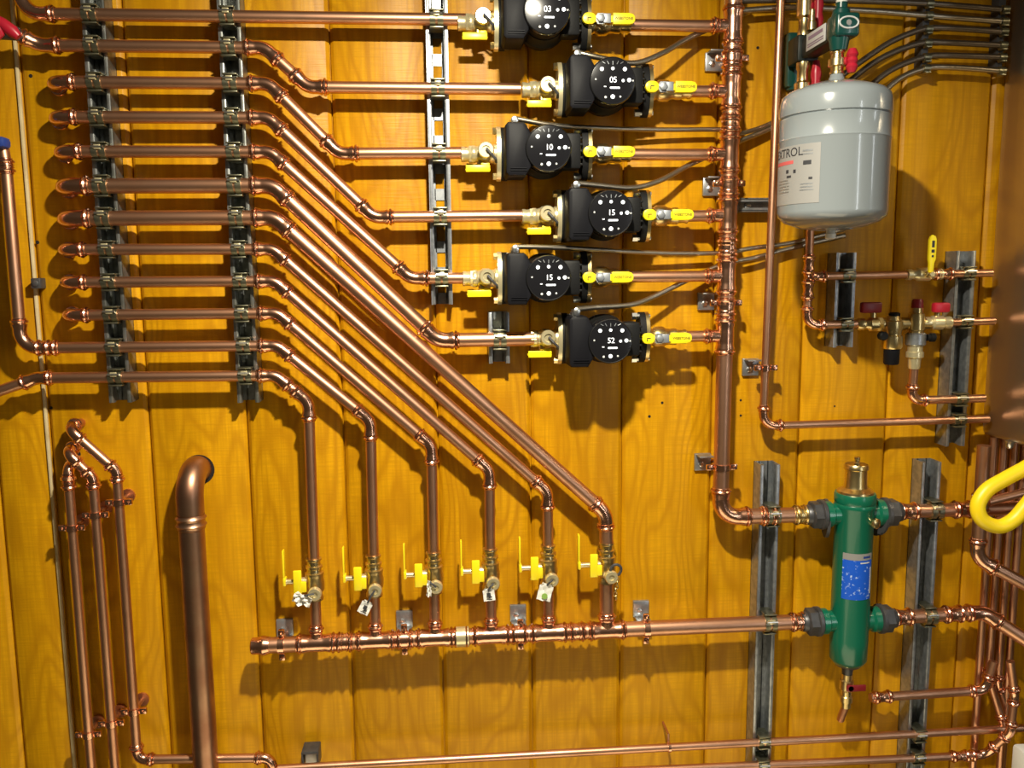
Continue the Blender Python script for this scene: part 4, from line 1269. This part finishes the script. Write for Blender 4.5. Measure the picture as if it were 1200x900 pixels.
T.part(MB().sweep([V(x, dd, zc + q) for q in (.014, .012, .008, .004, .002, -.002, -.006, -.010, -.014, -.016)], [rb_ + .0016, rb_ + .002, rb_ + .005, rb_ + .002, rb_ + .002, rb_ + .002, rb_ + .005, rb_ + .002, rb_ + .002, rb_], 28), 'collar', COPPER_OLD)
single(MB().lathe(V(x + .003, .0008, a.z + .012), (0, 1, 0), [(0, rb_ + .006), (.0006, rb_ + .006)], 28), 'wall_hole', HOLE, kind='structure')

# ------------------------------------------------------------------ left edge: red and blue valves
q = P(4, 34, .10)
T = Thing('red_valve', 'dark valve with a red winged lever at the top left edge', 'valve', q)
T.part(MB().sweep([q + Vector((-.04, .0, .004)), q + Vector((-.01, .002, 0)), q + Vector((.022, .01, -.006))], [.014, .017, .011], 14), 'body', UNION)
wh = MB().sweep([q + Vector((-.03, -.014, .014)), q + Vector((-.012, -.016, .012)), q + Vector((.008, -.016, .004)), q + Vector((.022, -.014, -.008)), q + Vector((.030, -.012, -.016))], [.010, .012, .010, .011, .007], 12)
wh.sweep([q + Vector((.0, -.016, .008)), q + Vector((.002, -.016, -.012)), q + Vector((-.008, -.014, -.022))], [.008, .007, .005], 10)
T.part(wh, 'lever', RED)
q = P(5, 170, .066)
T = Thing('blue_valve', 'dark blue lever valve end at the left edge above a copper elbow', 'valve', q)
T.part(MB().box(q + Vector((-.014, 0, .004)), (.042, .03, .020), .007).box(q + Vector((-.02, -.01, .022)), (.03, .02, .014), .005), 'handle', BLUE)

# ------------------------------------------------------------------ right edge: stainless casing, yellow hose, boiler pipes
bxx = P(1163, 250, 0).x; bz = P(1152, 508, 0).z
T = Thing('boiler', 'tall brushed stainless boiler casing at the right edge', 'boiler', V(bxx + .25, 0, bz))
T.part(MB().box(V(bxx + .26, .215, bz + .6), (.52, .42, 1.2), .012, None, 3), 'casing', STAINLESS)
T.part(MB().lathe(V(P(1184, 510, .1).x, .10, bz + .004), (0, 0, -1), [(0, .009), (.004, .009), (.012, .007), (.016, .004)], 14), 'bottom_bolt', BOLT)
px_list = [(1164, .026), (1176, .028), (1188, .026), (1200, .028)]
for k, (px, d_) in enumerate(px_list):
    top = P(px, 530, d_); x = top.x
    pp_ = [V(x, d_, bz - .002), V(x, d_, P(px, 980, d_).z)]
    if k == 1: pp_ = [pp_[0], V(x, d_, P(px, 792, d_).z), V(x + .028, d_ + .018, P(px, 842, d_).z), V(x + .028, d_ + .018, pp_[1].z)]
    if k == 2: pp_ = [pp_[0], V(x, d_, P(px, 800, d_).z), V(x + .030, d_, P(px, 838, d_).z)]
    run(['leftmost', 'second', 'third', 'fourth'][k] + ' slim copper pipe dropping from below the stainless casing', pp_, .0078, R=.03, s=.016, group='pipes below the casing')
q0 = P(1151, 560, .11); q1 = P(1153, 654, .11); q2 = P(1400, 792, .18)
run('thick dull copper elbow behind the yellow hose heading right', [V(q0.x, .11, bz - .002), V(q0.x, .11, q1.z), q2], .0130, R=.034, s=.024, couplings=[(0, .50)], group='pipes below the casing', m=COPPER, mf=COPPER_FIT)
for (py_, lab) in ((582, 'dark copper line crossing behind the yellow hose, upper'), (608, 'dark copper line crossing behind the yellow hose, lower')):
    run(lab, [P(1158, py_ + 6, .085), P(1390, py_ - 54, .11)], .009, group='pipes below the casing')
hp = [(1272, 496), (1246, 515), (1210, 543), (1180, 560), (1157, 574), (1146, 592), (1151, 609), (1170, 617), (1188, 609), (1203, 592), (1222, 570), (1250, 560), (1330, 552)]
pts = [P(x, y, .24 + .002 * k) for k, (x, y) in enumerate(hp)]
fine = []
for i in range(len(pts) - 1):
    p0 = pts[max(0, i - 1)]; p1 = pts[i]; p2 = pts[i + 1]; p3 = pts[min(len(pts) - 1, i + 2)]
    for j in range(8):
        t = j / 8
        fine.append(0.5 * (2 * p1 + (p2 - p0) * t + (2 * p0 - 5 * p1 + 4 * p2 - p3) * t * t + (3 * p1 - p0 - 3 * p2 + p3) * t ** 3))
single(MB().sweep([p - pts[5] for p in fine], .0135, 20), 'gas_hose', YELLOW_HOSE, 'thick bright yellow flexible hose looping at the right edge', 'hose').location = pts[5]
q = P(1199, 888, .12)
T = Thing('junction_box', 'corner of a pale plastic box at the bottom right', 'box', q)
T.part(MB().box(q + Vector((.02, 0, -.03)), (.06, .05, .10), .008), 'shell', OFFWHITE)
T.part(MB().box(q + Vector((.02, -.026, -.03)), (.04, .004, .07), .002), 'cover', OFFWHITE)

q = P(45, 332, .012)
single(MB().box(q, (.018, .024, .020), .002).lathe(q + Vector((0, -.011, 0)), (0, -1, 0), [(0, .006), (.003, .006), (.004, .004)], 12), 'screw_block', UNION, 'small dark grey block screwed to the wall beside the pale seam strip', 'block')
bq = pa + s_ * (P(784, 876, db).x - pa.x)
T = Thing('pipe_ring', 'thin copper hook holding the bottom line between header and frame edge', 'ring', V(bq.x, 0, bq.z), 'copper hanger rings')
T.part(MB().lathe(bq - Vector((.003, 0, 0)), (1, 0, 0), [(0, .0086), (0, .0105), (.006, .0105), (.006, .0086)], 18), 'ring', COPPER_FIT)
T.part(MB().sweep([bq + Vector((0, .006, .010)), bq + Vector((0, .006, .026)), V(bq.x, 0, bq.z + .028)], .0025, 8), 'hook', COPPER)
